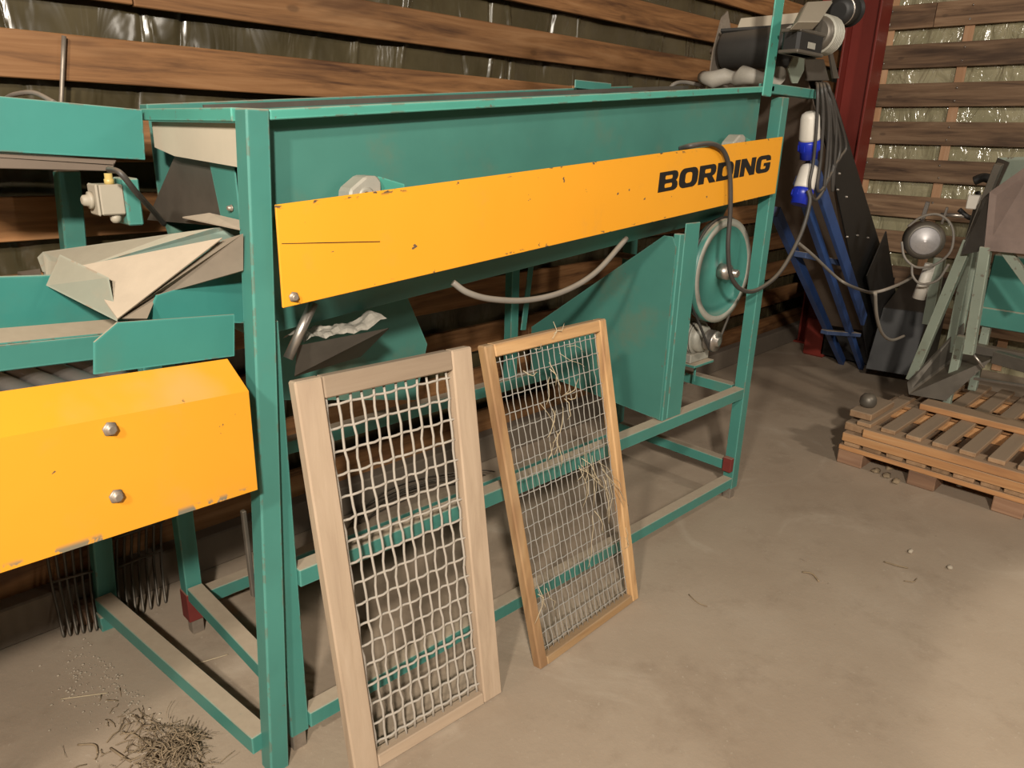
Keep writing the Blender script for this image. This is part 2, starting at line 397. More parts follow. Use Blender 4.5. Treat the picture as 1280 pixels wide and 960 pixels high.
# steel column in the corner
cr, cq = RWR-.16, -.23
col = thing('steel_column', 'red oxide painted steel I-beam column standing in the room corner', 'column', wl(cr, cq, 0))
ang = lambda r, q, z: wl(cr+r, cq+q, z)
def colbox(r0, r1, q0, q1, z1=ZT):
    return MB().hexa([ang(r0, q0, 0), ang(r1, q0, 0), ang(r1, q1, 0), ang(r0, q1, 0), ang(r0, q0, z1), ang(r1, q0, z1), ang(r1, q1, z1), ang(r0, q1, z1)], .003)
colbox(-.10, .10, .10, .115).build('flange', 'red_paint', col); colbox(-.10, .10, -.115, -.10).build('flange', 'red_paint', col)
colbox(-.006, .006, -.10, .10).build('web', 'red_paint', col); colbox(-.13, .13, -.14, .14, .015).build('base_plate', 'red_paint', col)

# ================================================================== GRADING MACHINE
gm = thing('grading_machine', 'long teal steel potato grading machine with yellow lettered side panel on open legs', 'machine', (1.72, 1.74, 0))
S = .048
YF, YB = 1.41, 2.05
XL, XR = .668, 2.765
def part(name, mb, mat, parent=gm, label=None): return mb.build(name, mat, parent, label)
# posts
def post(x, y, z0, z1, foot=True):
    p = part('post', MB().box((x, y, z0), (x+S, y+S, z1)), 'green')
    if foot:
        part('foot', MB().box((x+.006, y+.006, 0), (x+S-.006, y+S-.006, z0+.004)), 'steel_dusty', p)
    return p
post(XL, YF+.012, .05, 1.12)
pr = post(XR+.012, YF, .05, 1.665)
part('tip', MB().box((XR-.012, YF+.004, .135), (XR+.0125, YF+S-.004, .20)), 'red_tip', pr)
post(XL, YB, .05, 1.12); post(XR+.012, YB, .05, 1.55)
# rails along the machine
for y in (YF, YB):
    z = .105 if y == YF else .135
    part('floor_rail', MB().box((XL+S, y+.001, z-.045), (XR+.012, y+S-.001, z)), 'green')
    z = .52 if y == YF else .555
    part('middle_rail', MB().box((XL+S, y+.001, z-.046), (XR+.012, y+S-.001, z)), 'green')
# cross beams
for x in (XL, XR+.012):
    part('cross_beam', MB().box((x+.001, YF+S+.012, .13), (x+S-.001, YB-.004, .175)), 'green')
    if x > 1: part('cross_beam', MB().box((x+.001, YF+S+.012, .475), (x+S-.001, YB, .52)), 'green')
part('red_beam_end', MB().box((XL-.003, YB-.003, .052), (XL+S+.003, YB+S+.003, .150)), 'red_tip')
part('lever', MB().bar(ony(304, 638, 1.475), ony(317, 745, 1.475), .014, .010), 'dark_steel')
# leaning end frame: front post, rear post, foot beam, head beam
def leanpost(xb, yb, xt, yt, z0, zt, sx, sy, mat='green'):
    return MB().hexa([(xb, yb, z0), (xb+sx, yb, z0), (xb+sx, yb+sy, z0), (xb, yb+sy, z0), (xt, yt, zt), (xt+sx, yt, zt), (xt+sx, yt+sy, zt), (xt, yt+sy, zt)], .003)
part('end_post', leanpost(.594, 1.395, .674, 1.405, .0, 1.537, .048, .05), 'green')
rt0 = ony(72, 214, 2.30)
part('end_post', leanpost(.480, 2.30, rt0.x, 2.30, .0, rt0.z, .055, .05), 'green')
fb0, fb1 = V((.500, 2.30, .075)), V((.598, 1.44, .075))
part('foot_beam', MB().bar(fb0, fb1, .050, .05), 'green')
part('foot_pad', MB().box((.472, 2.255, 0), (.535, 2.30, .05)), 'green')
part('head_beam', MB().box((.668, 1.456, 1.512), (.716, 1.935, 1.538)), 'green_bright')
part('end_plate', MB().plate([(.690, 1.456, 1.510), (.690, 1.935, 1.510), (.690, 1.935, 1.452), (.690, 1.82, 1.436), (.690, 1.456, 1.425)], (.003, 0, 0)), 'end_dust', gm, 'dust coated end plate of the trough')
# tilted trough
sl = (1.693-1.536)/(2.639-.727)
def zt(x, z0): return z0+(x-.727)*sl
def tslab(name, x0, x1, y0, y1, za, zb, mat, bev=.002, label=None):
    return part(name, MB().hexa([(x0, y0, zt(x0, za)), (x1, y0, zt(x1, za)), (x1, y1, zt(x1, za)), (x0, y1, zt(x0, za)), (x0, y0, zt(x0, zb)), (x1, y0, zt(x1, zb)), (x1, y1, zt(x1, zb)), (x0, y1, zt(x0, zb))], bev), mat, gm, label)
XA, XB = .724, 2.70
tslab('top_rail', XA, XB, YF, YF+.05, 1.517, 1.537, 'green_bright')
tslab('trough_side', XA, XB, YF+.05, YF+.054, 1.30, 1.520, 'green_clean', 0, 'dirt smeared teal side sheet of the trough')
def lowside(y0, y1, zl):
    a0, a1 = zt(XA, 1.30), zt(XB, 1.30); b0, b1 = zt(XA, zl), zt(XB, zl); e = .004 if y1 > y0 else -.004
    return MB().hexa([(XA, y1, b0), (XB, y1, b1), (XB, y1+e, b1), (XA, y1+e, b0), (XA, y0, a0), (XB, y0, a1), (XB, y0+e, a1), (XA, y0+e, a0)])
zl0 = ony(400, 401, 1.56).z-(ony(400, 401, 1.56).x-.727)*sl
part('trough_flank', lowside(YF+.05, 1.56, zl0), 'green_clean'); part('trough_flank', lowside(YB, 1.90, zl0), 'green_clean')
tslab('top_rail', XA, XB, YB, YB+.05, 1.532, 1.552, 'green')
tslab('trough_side', XA, XB, YB-.004, YB, 1.30, 1.535, 'green_clean', 0)
tslab('trough_floor', XA, XB, 1.575, 1.885, zl0, zl0+.006, 'green_clean', 0)
tslab('trough_end', XB-.004, XB, YF+.056, YB-.006, 1.17, 1.52, 'green_clean', 0)
tslab('rim_strip', XA, XB-.1, YF+.30, YF+.306, 1.535, 1.5475, 'dark_steel', 0)
# raised lip on the back rim near the elevator
part('rim_channel', MB().box((2.30, YB-.03, zt(2.3, 1.5525)), (2.52, YB-.025, zt(2.5, 1.566))), 'green')
# yellow panel
yp = V((.706, 1.378, 1.259)); ang_y = math.atan2(1.525-1.361, 2.751-.706)
LP = math.hypot(2.751-.706, 1.525-1.361)
pc = V(((.706+2.751)/2, 1.381, (1.2585+1.422)/2)); TA = math.tan(ang_y)
hx = (2.751-.706)/2
panel = MB().hexa([(pc.x+a*hx, y, pc.z+a*hx*TA+b*.1025) for b in (-1, 1) for a, y in ((-1, 1.378), (1, 1.378), (1, 1.384), (-1, 1.384))], .001).build('side_panel', 'yellow', gm, 'yellow painted side panel with black lettering BORDING')
pc = V((pc.x, 1.381, pc.z))
# lettering built as outlines on the panel (local x, z)
def rr(x0, y0, x1, y1, r, k=5):
    pts = []
    for cx, cy, a0 in ((x1-r, y1-r, 0), (x0+r, y1-r, 90), (x0+r, y0+r, 180), (x1-r, y0+r, 270)):
        for i in range(k+1):
            a = math.radians(a0+90*i/k); pts.append((cx+r*math.cos(a), cy+r*math.sin(a)))
    return pts
def rrc(x0, y0, x1, y1, rs, k=5):
    """rounded rect, radii: top-right, top-left, bottom-left, bottom-right"""
    pts = []
    for (cx, cy, a0, r) in ((x1, y1, 0, rs[0]), (x0, y1, 90, rs[1]), (x0, y0, 180, rs[2]), (x1, y0, 270, rs[3])):
        sx = -1 if cx == x1 else 1; sy = -1 if cy == y1 else 1
        if r == 0: pts.append((cx, cy)); continue
        for i in range(k+1):
            a = math.radians(a0+90*i/k); pts.append((cx+sx*r+r*math.cos(a), cy+sy*r+r*math.sin(a)))
    return pts
t = .30
LET = {
 'B': (1.30, [[(0, 0), (1.05, 0), (1.18, .04), (1.28, .13), (1.30, .25), (1.27, .39), (1.16, .50), (1.24, .58), (1.28, .70), (1.26, .84), (1.18, .95), (1.02, 1), (0, 1)], rr(.40, .60, .90, .80, .07)[::-1], rr(.40, .18, .92, .40, .08)[::-1]]),
 'O': (1.34, [rr(0, -.01, 1.34, 1.01, .36), rr(.42, .22, .92, .78, .16)[::-1]]),
 'R': (1.30, [[(0, 0), (.42, 0), (.42, .34), (.62, .34), (.86, 0), (1.34, 0), (1.02, .37), (1.18, .44), (1.27, .56), (1.28, .74), (1.24, .88), (1.14, .97), (1.0, 1), (0, 1)], rr(.42, .56, .88, .78, .07)[::-1]]),
 'D': (1.32, [rrc(0, 0, 1.32, 1, (.38, 0, 0, .38)), rr(.42, .22, .90, .78, .15)[::-1]]),
 'I': (.42, [[(0, 0), (.42, 0), (.42, 1), (0, 1)]]),
 'N': (1.28, [[(0, 0), (.38, 0), (.38, .55), (.86, 0), (1.28, 0), (1.28, 1), (.90, 1), (.90, .47), (.42, 1), (0, 1)]]),
 'G': (1.30, [[(1.30, .68), (1.30, .76), (1.26, .88), (1.16, .97), (1.0, 1.01), (.34, 1.01), (.16, .96), (.05, .86), (0, .70), (0, .30), (.05, .14), (.16, .04), (.34, -.01), (1.0, -.01), (1.16, .03), (1.26, .12), (1.30, .26), (1.30, .56), (.70, .56), (.70, .38), (.90, .38), (.90, .27), (.84, .22), (.48, .22), (.42, .28), (.42, .72), (.48, .78), (.84, .78), (.90, .72), (.90, .68)]]),
}
hL = .060; x = None
word = 'BORDING'; gap = .09; tot = sum(LET[c][0] for c in word)+gap*6
p_start = ony(822, 241, 1.378); lx0 = p_start.x-pc.x; lz0 = p_start.z-pc.z
p_end = ony(961, 215, 1.378); wid = p_end.x-p_start.x
sxl = wid/tot; cx = 0
for ch in word:
    w, loops = LET[ch]
    cu = bpy.data.curves.new('letter', 'CURVE'); cu.dimensions = '2D'; cu.fill_mode = 'BOTH'; cu.extrude = .0006
    for lp in loops:
        spn = cu.splines.new('POLY'); spn.points.add(len(lp)-1); spn.use_cyclic_u = True
        for p_, (u, v) in zip(spn.points, lp): p_.co = ((cx+u)*sxl+v*.05*hL, v*hL+((cx+u)*sxl+v*.05*hL)*TA, 0, 1)
    tmp = bpy.data.objects.new('tmp', cu); COL.objects.link(tmp)
    dg = bpy.context.evaluated_depsgraph_get(); me = bpy.data.meshes.new_from_object(tmp.evaluated_get(dg)); bpy.data.objects.remove(tmp)
    lo = bpy.data.objects.new('letter', me); COL.objects.link(lo); me.materials.clear(); me.materials.append(M['ink'])
    lo.parent = panel; lo.location = (lx0, -.0036, lz0); lo.rotation_euler = (math.radians(90), 0, 0)
    cx += w+gap
MB().plate([ony(352, 304.2, 1.3778), ony(410, 302.8, 1.3778), ony(475, 301.5, 1.3778), ony(475, 302.6, 1.3778), ony(410, 304, 1.3778), ony(352, 305, 1.3778)], (0, -.0003, 0)).build('scratch', 'ink', panel, 'thin dark scratch across the yellow paint')
def bolt(p, axis, r, parent, mat='steel_dusty'):
    a = V(axis).normalized()
    b = MB().lathe(V(p), a, [(0, r*1.25), (.0025, r*1.25), (.0026, r), (.009, r*.92), (.011, r*.6)], 6).build('bolt', mat, parent); return b
def panelbolt(px, py, y=1.3775, r=.009): return ony(px, py, y), r
for px, py in ((367, 371),):
    p, r = panelbolt(px, py); b = bolt(p, (0, -1, 0), r, gm)
# clamp bearings behind the panel's upper edge
def bearing(px, py):
    p = ony(px, py, 1.42); x, z = p.x, p.z
    h = part('bearing_block', MB().plate([(x-.055, 1.385, z-.03), (x-.05, 1.385, z+.005), (x-.01, 1.385, z+.032), (x+.02, 1.385, z+.032), (x+.03, 1.385, z+.02), (x+.03, 1.385, z-.03)], (0, .05, 0), .005), 'grey_cast')
    part('bearing_cap', MB().lathe((x-.01, 1.386, z-.01), (0, -1, 0), [(-.01, .020), (.002, .020), (.003, .014), (.001, .010)], 18), 'grey_cast', h)
    part('clamp_plate', MB().plate([(x+.032, 1.40, z-.03), (x+.032, 1.40, z+.03), (x+.10, 1.40, z+.012), (x+.10, 1.40, z-.03)], (0, .006, 0)), 'green_bright', h)
bearing(452, 238); bearing(915, 180)
# sieve box hanging below the trough, in shade
sb = [(345, 372), (500, 350), (515, 385), (534, 430), (520, 500), (345, 500)]
part('sieve_box_side', MB().plate([ony(x, y, 1.84) for x, y in sb], (0, .004, 0)), 'green_clean')
part('sieve_box_side', MB().plate([ony(x, y, 1.84)+V((0, .16, 0)) for x, y in sb], (0, .004, 0)), 'green_clean')
tr = part('waste_tray', MB().plate([ony(372, 432, 1.47), ony(486, 410, 1.47), ony(430, 440, 1.60)+V((.05, .0, -.02)), ony(368, 470, 1.50)], (.004, .006, -.004)), 'dark_steel', gm, 'grey steel tray under the trough')
# crank rod that shakes the sieve
part('connecting_rod', MB().cyl(ony(360, 448, 1.455), ony(392, 378, 1.455), .011, 14), 'steel')
# plate guard by the middle post, in the plane across the machine
XG = 2.18
gp = [(838, 517), (857, 305), (854, 300), (831, 295), (662, 409), (663, 460)]
part('guard_plate', MB().plate([(XG, YF+.012, .525)]+[(XG, YF+.012, 1.155), (XG, YF+.03, 1.19), (XG, 1.475, 1.19), (XG, 2.09, .745), (XG, 2.085, .56)], (.003, 0, 0)), 'green_clean', gm, 'large teal guard sheet across the machine')
part('middle_post', MB().box((XG+.006, YF+.004, .521), (XG+.034, YF+.03, 1.20)).box((XG+.035, YF+.004, .521), (XG+.125, YF+.008, 1.235)), 'green')
part('middle_post', MB().box((2.02, YB+.0, .556), (2.062, YB+.04, 1.16)), 'green')
part('brace', MB().bar((2.10, YB+.01, .75), (2.155, YB+.01, 1.18), .03, .006, (0, 1, 0)), 'green')
# flywheel
FW = V((2.645, 1.52, 1.015)); RW = .205
fw = part('flywheel', MB().lathe(FW+V((0, .02, 0)), (0, -1, 0), [(0, RW-.03), (0, RW), (.045, RW), (.045, RW-.028), (.030, RW-.032), (.028, .03), (.05, .028), (.05, .012)], 48, False), 'green', gm, 'teal flywheel with a dusty rim')
part('rim', MB().lathe(FW+V((0, -.0205, 0)), (0, -1, 0), [(0, RW-.002), (.006, RW-.001), (.006, RW-.027), (0, RW-.028)], 48, False), 'grey_cast', fw, 'worn grey rim')
part('hub', MB().lathe(FW+V((0, .0, 0)), (0, -1, 0), [(0, .032), (.05, .030), (.05, .016), (.085, .016), (.088, .012)], 20), 'steel', fw)
part('axle', MB().cyl(FW+V((0, .02, 0)), FW+V((0, .52, 0)), .013, 14), 'steel', fw)
# motor with pulley and belt
MO = ony(896, 427, 1.505); MO = V((MO.x, 1.505, MO.z))
mo = part('motor', MB().lathe(MO+V((-.0, .06, 0)), (0, 1, 0), [(0, .03), (.0, .056), (.02, .062), (.20, .062), (.22, .05), (.22, .02)], 24), 'grey_cast', gm, 'grey finned electric motor')
for i in range(10):
    part('fin', MB().lathe(MO+V((0, .085+.011*i, 0)), (0, 1, 0), [(0, .055), (0, .074), (.004, .074), (.004, .055)], 22, False), 'grey_cast', mo)
part('motor_foot', MB().box((MO.x-.07, MO.y+.07, MO.z-.10), (MO.x+.07, MO.y+.2, MO.z-.062), .004), 'grey_cast', mo)
part('pulley', MB().lathe(MO, (0, 1, 0), [(-.012, .012), (-.012, .020), (0, .020), (0, .042), (.008, .044), (.014, .034), (.02, .044), (.026, .034), (.034, .044), (.042, .042), (.042, .02), (.062, .02)], 26), 'steel', mo)
part('motor_bracket', MB().box((MO.x-.075, 1.55, MO.z-.113), (MO.x+.075, 1.74, MO.z-.101)).box((MO.x+.02, 1.60, .52), (MO.x+.026, 1.61, MO.z-.113)), 'green')
bp = [FW+V((math.cos(a)*(RW+.004), .0, math.sin(a)*(RW+.004))) for a in [math.radians(d) for d in range(-28, 215, 9)]]
d2 = [V((MO.x+math.cos(a)*.042, 1.52, MO.z+math.sin(a)*.042)) for a in [math.radians(d) for d in range(205, 335, 15)]]
loop = [V((p.x, 1.520, p.z)) for p in bp+d2]+[V((bp[0].x, 1.52, bp[0].z))]
part('drive_belt', MB().tube(loop, .0055, 6), 'black_rubber', gm)
part('dirt_ledge', MB().box((2.42, 1.70, .505), (2.78, 1.80, .522), .004), 'dust')
# elevator support at the head of the machine
part('head_bracket', MB().box((2.655, YF, 1.672), (3.06, YF+.04, 1.706)), 'green')
part('head_upright', leanpost(2.612, YF-.004, 2.625, YF-.004, 1.66, 2.16, .065, .006), 'green_bright', gm, 'chipped light green flat bar standing above the trough')
part('head_bracket', MB().box((2.70, YB, 1.66), (3.06, YB+.04, 1.70)), 'green')
# inner chute plates seen through the open end
part('inner_plate', MB().plate([onx(218, 196, .717), onx(300, 205, .717), onx(300, 285, .717), onx(184, 275, .717)], (.003, 0, 0)), 'dark_steel')
part('inner_bracket', MB().plate([onx(261, 200, .708), onx(292, 206, .708), onx(300, 278, .708), onx(277, 276, .708)], (.003, 0, 0)), 'green')
bolt(onx(290, 260, .707), (-1, 0, 0), .006, gm)
part('inner_shelf', MB().plate([onx(228, 271, .70), onx(262, 266, .712), onx(300, 275, .70), onx(300, 286, .66)], (0, 0, -.003)), 'dust')

# ================================================================== LEFT CONVEYOR
A = V((.973, .207, -.101)).normalized(); Bv = V((-.208, .978, 0)).normalized()
rc = thing('roller_conveyor', 'teal roller conveyor with thick yellow bolted side guard beside the grading machine', 'conveyor', (.35, 1.6, 0))
G0 = ony(322, 612, 1.335)
def gpt(t, b, z): return G0 + A*t + Bv*b + V((0, 0, z))           # t<0 to the left
LG = -1.15
zf = ony(318, 487, 1.335).z-G0.z
prof = [(0, 0), (0, zf), (.075, zf+.050), (.079, zf+.047), (.004, zf-.002), (.004, 0)]
mg = MB(); n = len(prof); bm = mg.bm
ra = [bm.verts.new(gpt(0 if i not in (2, 3) else .012, *prof[i])) for i in range(n)]; la = [bm.verts.new(gpt(LG, *prof[i])) for i in range(n)]
for i in range(n): bm.faces.new((la[i], la[(i+1) % n], ra[(i+1) % n], ra[i]))
bm.faces.new(ra); bm.faces.new(la[::-1]); bmesh.ops.recalc_face_normals(bm, faces=bm.faces)
ug = mg.build('side_guard', 'yellow_guard', rc, 'folded yellow sheet guard with two bolts')
def worn_guard():
    k = N('worn_yellow_guard_paint'); x, y, z = k.sep(); c0 = WP[ug.name]; sl2 = A.z/A.x
    h = k.math('SUBTRACT', z, k.math('MULTIPLY', x, sl2)); L = G0-c0; hb = L.z-L.x*sl2; hf = hb+zf
    c = k.mix(k.step(k.noise(1.6, 4, .55), .3, .7), (.83, .365, .026), (.79, .34, .022))
    c = k.mix(k.math('MULTIPLY', k.step(k.noise(4, 6, .7), .54, .75), .22), c, (.52, .31, .12))
    pat = k.step(k.noise(34, 4, .65), .50, .56); far = k.step(x, .02, -.12)
    f1 = k.step(k.math('ABSOLUTE', k.math('SUBTRACT', h, hf)), .007, .002); f2 = k.step(k.math('SUBTRACT', h, hb), .016, .004)
    c = k.mix(k.math('MULTIPLY', k.math('MULTIPLY', f1, pat), far), c, (.11, .08, .055))
    c = k.mix(k.math('MULTIPLY', f2, k.step(k.noise(16, 4, .6), .5, .55)), c, (.22, .19, .13))
    c = k.mix(k.math('MULTIPLY', k.upness(.4, .8), k.math('MULTIPLY', k.step(k.noise(3.5, 3, .5), .5, .7), .35)), c, (.60, .40, .22))
    c = k.mix(k.step(k.noise(27, 3, .6), .73, .75), c, (.14, .10, .06))
    return k.out(c, .36)
ug.data.materials.clear(); ug.data.materials.append(worn_guard())
nb = A.cross(V((0, 0, 1))).normalized()
if nb.y > 0: nb = -nb
pn = A.cross(V((0, 0, 1)))
for px, py in ((137, 536), (145, 620)):
    bolt(onp(px, py, G0, pn), nb, .0105, ug)
def vplate(pix, b, th=.004):                                       # plates parallel to the conveyor, upright, b behind the guard face
    o = G0+Bv*b; return MB().plate([onp(x, y, o, pn) for x, y in pix], Bv*th)
vplate([(118, 468), (118, 428), (147, 403), (293, 393), (293, 445)], .080).build('side_plate', 'green_teal', rc, 'teal side plate with a cut corner above the guard')
# rollers
bz = zf+.03
o_r = gpt(0, .1, bz-.03)
for i in range(13):
    t = -.42-.058*i+.30
    p0 = gpt(t, .088, bz-.045); p1 = gpt(t, .42, bz-.045)
    MB().cyl(p0, p1, .026, 18).build('roller', 'roller_grey', rc)
rl = MB(); o = .29
def rail(b0, b1, z0, z1, name, mat, t0=-1.1, t1=-.10, par=rc, label=None):
    return MB().hexa([gpt(t0, b0, z0), gpt(t1, b0, z0), gpt(t1, b1, z0), gpt(t0, b1, z0), gpt(t0, b0, z1), gpt(t1, b0, z1), gpt(t1, b1, z1), gpt(t0, b1, z1)], .002).build(name, mat, par, label)
rail(.285, .289, bz-.002, bz+.048, 'rail', 'green', -1.1, -.06)
MB().hexa([gpt(-1.1, .285, bz+.048), gpt(-.06, .285, bz+.048), gpt(-.06, .345, bz+.063), gpt(-1.1, .345, bz+.063), gpt(-1.1, .285, bz+.051), gpt(-.06, .285, bz+.051), gpt(-.06, .345, bz+.066), gpt(-1.1, .345, bz+.066)], 0).build('rail_top', 'green', rc)
rail(.40, .404, bz+.04, bz+.155, 'rear_plate', 'green_teal', -1.1, .0)
rail(.39, .398, bz+.04, bz+.055, 'rear_guard_edge', 'yellow_guard', -1.1, -.14)
rail(.405, .41, bz-.32, bz-.03, 'rear_guard', 'yellow_guard', -1.1, -.05)
rail(.09, .40, bz-.25, bz-.24, 'bed', 'dark_steel', -1.1, -.03)
for t, b in ((-.95, .10), (-.95, .37)):
    p = gpt(t, b, 0); MB().box((p.x-.02, p.y-.02, 0), (p.x+.02, p.y+.02, p.z+.1)).build('leg', 'green', rc)
MB().bar(gpt(-.04, .42, bz-.22), V((.52, 2.30, .86)), .04, .04).build('mounting_arm', 'green', rc)

# dusty discharge chute coming out of the trough end
ch = thing('discharge_chute', 'dust covered bent sheet metal chute between trough end and roller conveyor', 'chute', (.5, 1.7, .9))
def q(x, y, X): return onx(x, y, X)
def chp(name, pts, ext, mat, label=None): return MB().plate([q(*p) for p in pts], ext).build(name, mat, ch, label)
chp('back_wall', [(47, 322, .40), (54, 315, .41), (217, 292, .60), (268, 285, .67), (300, 283, .72), (300, 297, .72), (100, 335, .43), (60, 357, .38)], (.0, .003, .0), 'dusty_green')
chp('floor_sheet', [(100, 332, .42), (278, 297, .62), (147, 398, .42)], (.0, .002, -.003), 'dust', 'floor sheet under a thick layer of dust')
chp('front_lip', [(75, 318, .395), (136, 347, .435), (147, 402, .425), (58, 357, .36)], (.0, .003, .0), 'dusty_green')
chp('under_sheet', [(147, 398, .425), (278, 300, .63), (304, 292, .655), (304, 338, .655), (196, 369, .50), (184, 398, .46)], (.0, .006, -.003), 'brown_dust')
vplate([(196, 369), (306, 335), (306, 404), (184, 400)], .15).build('side_sheet', 'green_teal', ch)
chp('patch_plate', [(22, 340, .36), (50, 336, .38), (56, 362, .37), (22, 362, .36)], (0, .002, 0), 'dark_steel')
MB().box((.50, 1.62, .93), (.54, 1.66, 1.10)).bar((.52, 1.64, .94), (.69, 1.66, .94), .03, .03).build('bracket', 'green', ch)

# upper feed trough
Ac = V((.997, -.053, -.055)).normalized()
fh = thing('feed_trough', 'teal sheet steel feed trough hanging over the back of the roller conveyor', 'trough', (.35, 1.95, 1.2))
F0 = onx(180, 137, .664); pf = Ac.cross(V((0, 0, 1)))
hh = onx(183, 200, .664).z
def fpl(pix, b, th, mat, name, label=None):
    o = F0+V((0, b, 0)); return MB().plate([onp(x, y, o, pf) for x, y in pix], V((.0, th, 0)), .0015).build(name, mat, fh, label)
fpl([(-170, 104), (178, 137), (182, 200), (-170, 180)], 0, .006, 'green_teal', 'side_sheet')
fpl([(-150, 112), (178, 144), (180, 196), (-150, 178)], .33, .006, 'green_teal', 'rear_side_sheet')
ft = [onp(-150, 184, F0, pf), onp(178, 203, F0, pf)]
MB().hexa([ft[0]+V((0, .01, -.005)), ft[1]+V((-.06, .01, -.005)), ft[1]+V((-.06, .33, -.005)), ft[0]+V((0, .33, -.005)), ft[0]+V((0, .01, .0)), ft[1]+V((-.06, .01, .0)), ft[1]+V((-.06, .33, .0)), ft[0]+V((0, .33, .0))], 0).build('belt', 'belt_under', fh)
fpl([(-150, 184), (146, 200), (140, 214), (-150, 207)], .012, .02, 'belt_under', 'belt_skirt')
# control box
pb = onx(133, 246, .52)
bx = pb
cb = thing('switch_box', 'beige electrical switch box with a round side knob under the feed trough', 'switch box', (pb.x, pb.y, pb.z-.06))
k_ = .60
def sbx(a, b, bev=.003): return MB().box(tuple(pb[i]+a[i]*k_ for i in range(3)), tuple(pb[i]+b[i]*k_ for i in range(3)), bev)
def sbp(*a): return tuple(pb[i]+a[i]*k_ for i in range(3))
sbx((-.035, -.05, -.06), (.045, .04, .045)).build('housing', 'box_grey', cb)
sbx((-.047, -.052, -.062), (-.0355, .042, .047)).build('lid', 'box_grey', cb)
MB().lathe(sbp(-.047, 0, -.01), (-1, 0, 0), [(0, .018), (.008, .018), (.009, .012), (.018, .011), (.021, .007)], 20).build('knob', 'box_grey', cb)
MB().lathe(sbp(.01, -.02, .045), (0, 0, 1), [(0, .010), (.010, .010), (.011, .008), (.022, .008)], 10).build('gland', 'brass', cb)
MB().lathe(sbp(.015, -.02, -.06), (0, 0, -1), [(0, .012), (.012, .011), (.018, .007)], 10).build('gland', 'box_grey', cb)
sbx((.0455, -.05, -.10), (.10, .06, .065)).build('mounting_plate', 'green', cb)

# ================================================================== SIEVE SCREENS
def screen(name, label, bl, br, tl, tr, fw, fth, matv, math_, nv, nh, rw, wmat, wob, seed, topw, botw, vthin=1.0, bot_fade=False):
    """bl.. outer corners of the front face"""
    rnd = random.Random(seed); bl, br, tl, tr = map(V, (bl, br, tl, tr))
    s = thing(name, label, 'screen', (bl+br)/2)
    up = ((tl+tr)-(bl+br)).normalized(); rt = ((br-bl)+(tr-tl)).normalized(); nrm = rt.cross(up).normalized()
    if nrm.y < 0: nrm = -nrm                                    # pointing away from the room: back face
    back = nrm*fth
    def stile(a, b, d):
        mb = MB(); return mb.hexa([a, a+d, a+d+back, a+back, b, b+d, b+d+back, b+back], .004)
    stile(bl, tl, rt*fw).build('stile', matv, s); stile(br-rt*fw, tr-rt*fw, rt*fw).build('stile', matv, s)
    e = rt*(fw+.0005)
    MB().hexa([bl+e, br-e, br-e+back, bl+e+back, bl+e+up*botw, br-e+up*botw, br-e+up*botw+back, bl+e+up*botw+back], .003).build('rail', math_, s)
    MB().hexa([tl+e-up*topw, tr-e-up*topw, tr-e-up*topw+back, tl+e-up*topw+back, tl+e, tr-e, tr-e+back, tl+e+back], .003).build('rail', math_, s)
    mid = nrm*(fth*.62)
    i_bl, i_br, i_tl, i_tr = bl+rt*(fw-.006)+up*(botw-.006), br-rt*(fw-.006)+up*(botw-.006), tl+rt*(fw-.006)-up*(topw-.006), tr-rt*(fw-.006)-up*(topw-.006)
    for i in range(nv):
        f = (i+.5)/nv; a = i_bl.lerp(i_br, f); b = i_tl.lerp(i_tr, f); m = nh*2
        pts = []
        for j in range(m+1):
            g = j/m; p = a.lerp(b, g)+mid
            edge = min(1, g*8, (1-g)*8)
            pts.append(p+rt*wob*edge*(math.sin(j*math.pi/2+i*math.pi)*.55+rnd.uniform(-.5, .5))+nrm*rw*.8*math.cos(j*math.pi/2+i*math.pi))
        MB().tube(pts, rw*vthin, 5).build('wire', wmat, s)
    for j in range(nh):
        g = (j+.5)/nh; a = i_bl.lerp(i_tl, g); b = i_br.lerp(i_tr, g); m = nv*2; pts = []
        for i in range(m+1):
            f = i/m; edge = min(1, f*8, (1-f)*8)
            pts.append(a.lerp(b, f)+mid+up*wob*edge*(math.sin(i*math.pi/2+j*math.pi)*.3+rnd.uniform(-.4, .4))-nrm*rw*.8*math.cos(i*math.pi/2+j*math.pi))
        MB().tube(pts, rw, 5).build('wire', wmat, s)
    return s, up, rt, nrm
# coarse screen
s1bl = onz(446, 978, .004); s1br = onz(628, 866, .004)
s1tl = ony(368, 478, 1.365); s1tr = ony(590, 433, 1.365)
screen('sieve_screen', 'coarse wire sieve in a dusty grey-brown wooden frame leaning on the machine', s1bl, s1br, s1tl, s1tr, .066, .032, 'frame_wood', 'frame_wood_x', 12, 17, .0035, 'wire', .0030, 5, .05, .035)
s2bl = onz(676, 838, .004); s2br = onz(799, 748, .004)
s2tl = ony(606, 433, 1.368); s2tr = ony(758, 398, 1.368)
_, up2, rt2, n2 = screen('sieve_screen', 'fine wire sieve in an orange pine frame with straw caught in it', s2bl, s2br, s2tl, s2tr, .034, .032, 'frame_wood2', 'frame_wood2_x', 19, 19, .0016, 'wire_fine', .0025, 9, .036, .028)
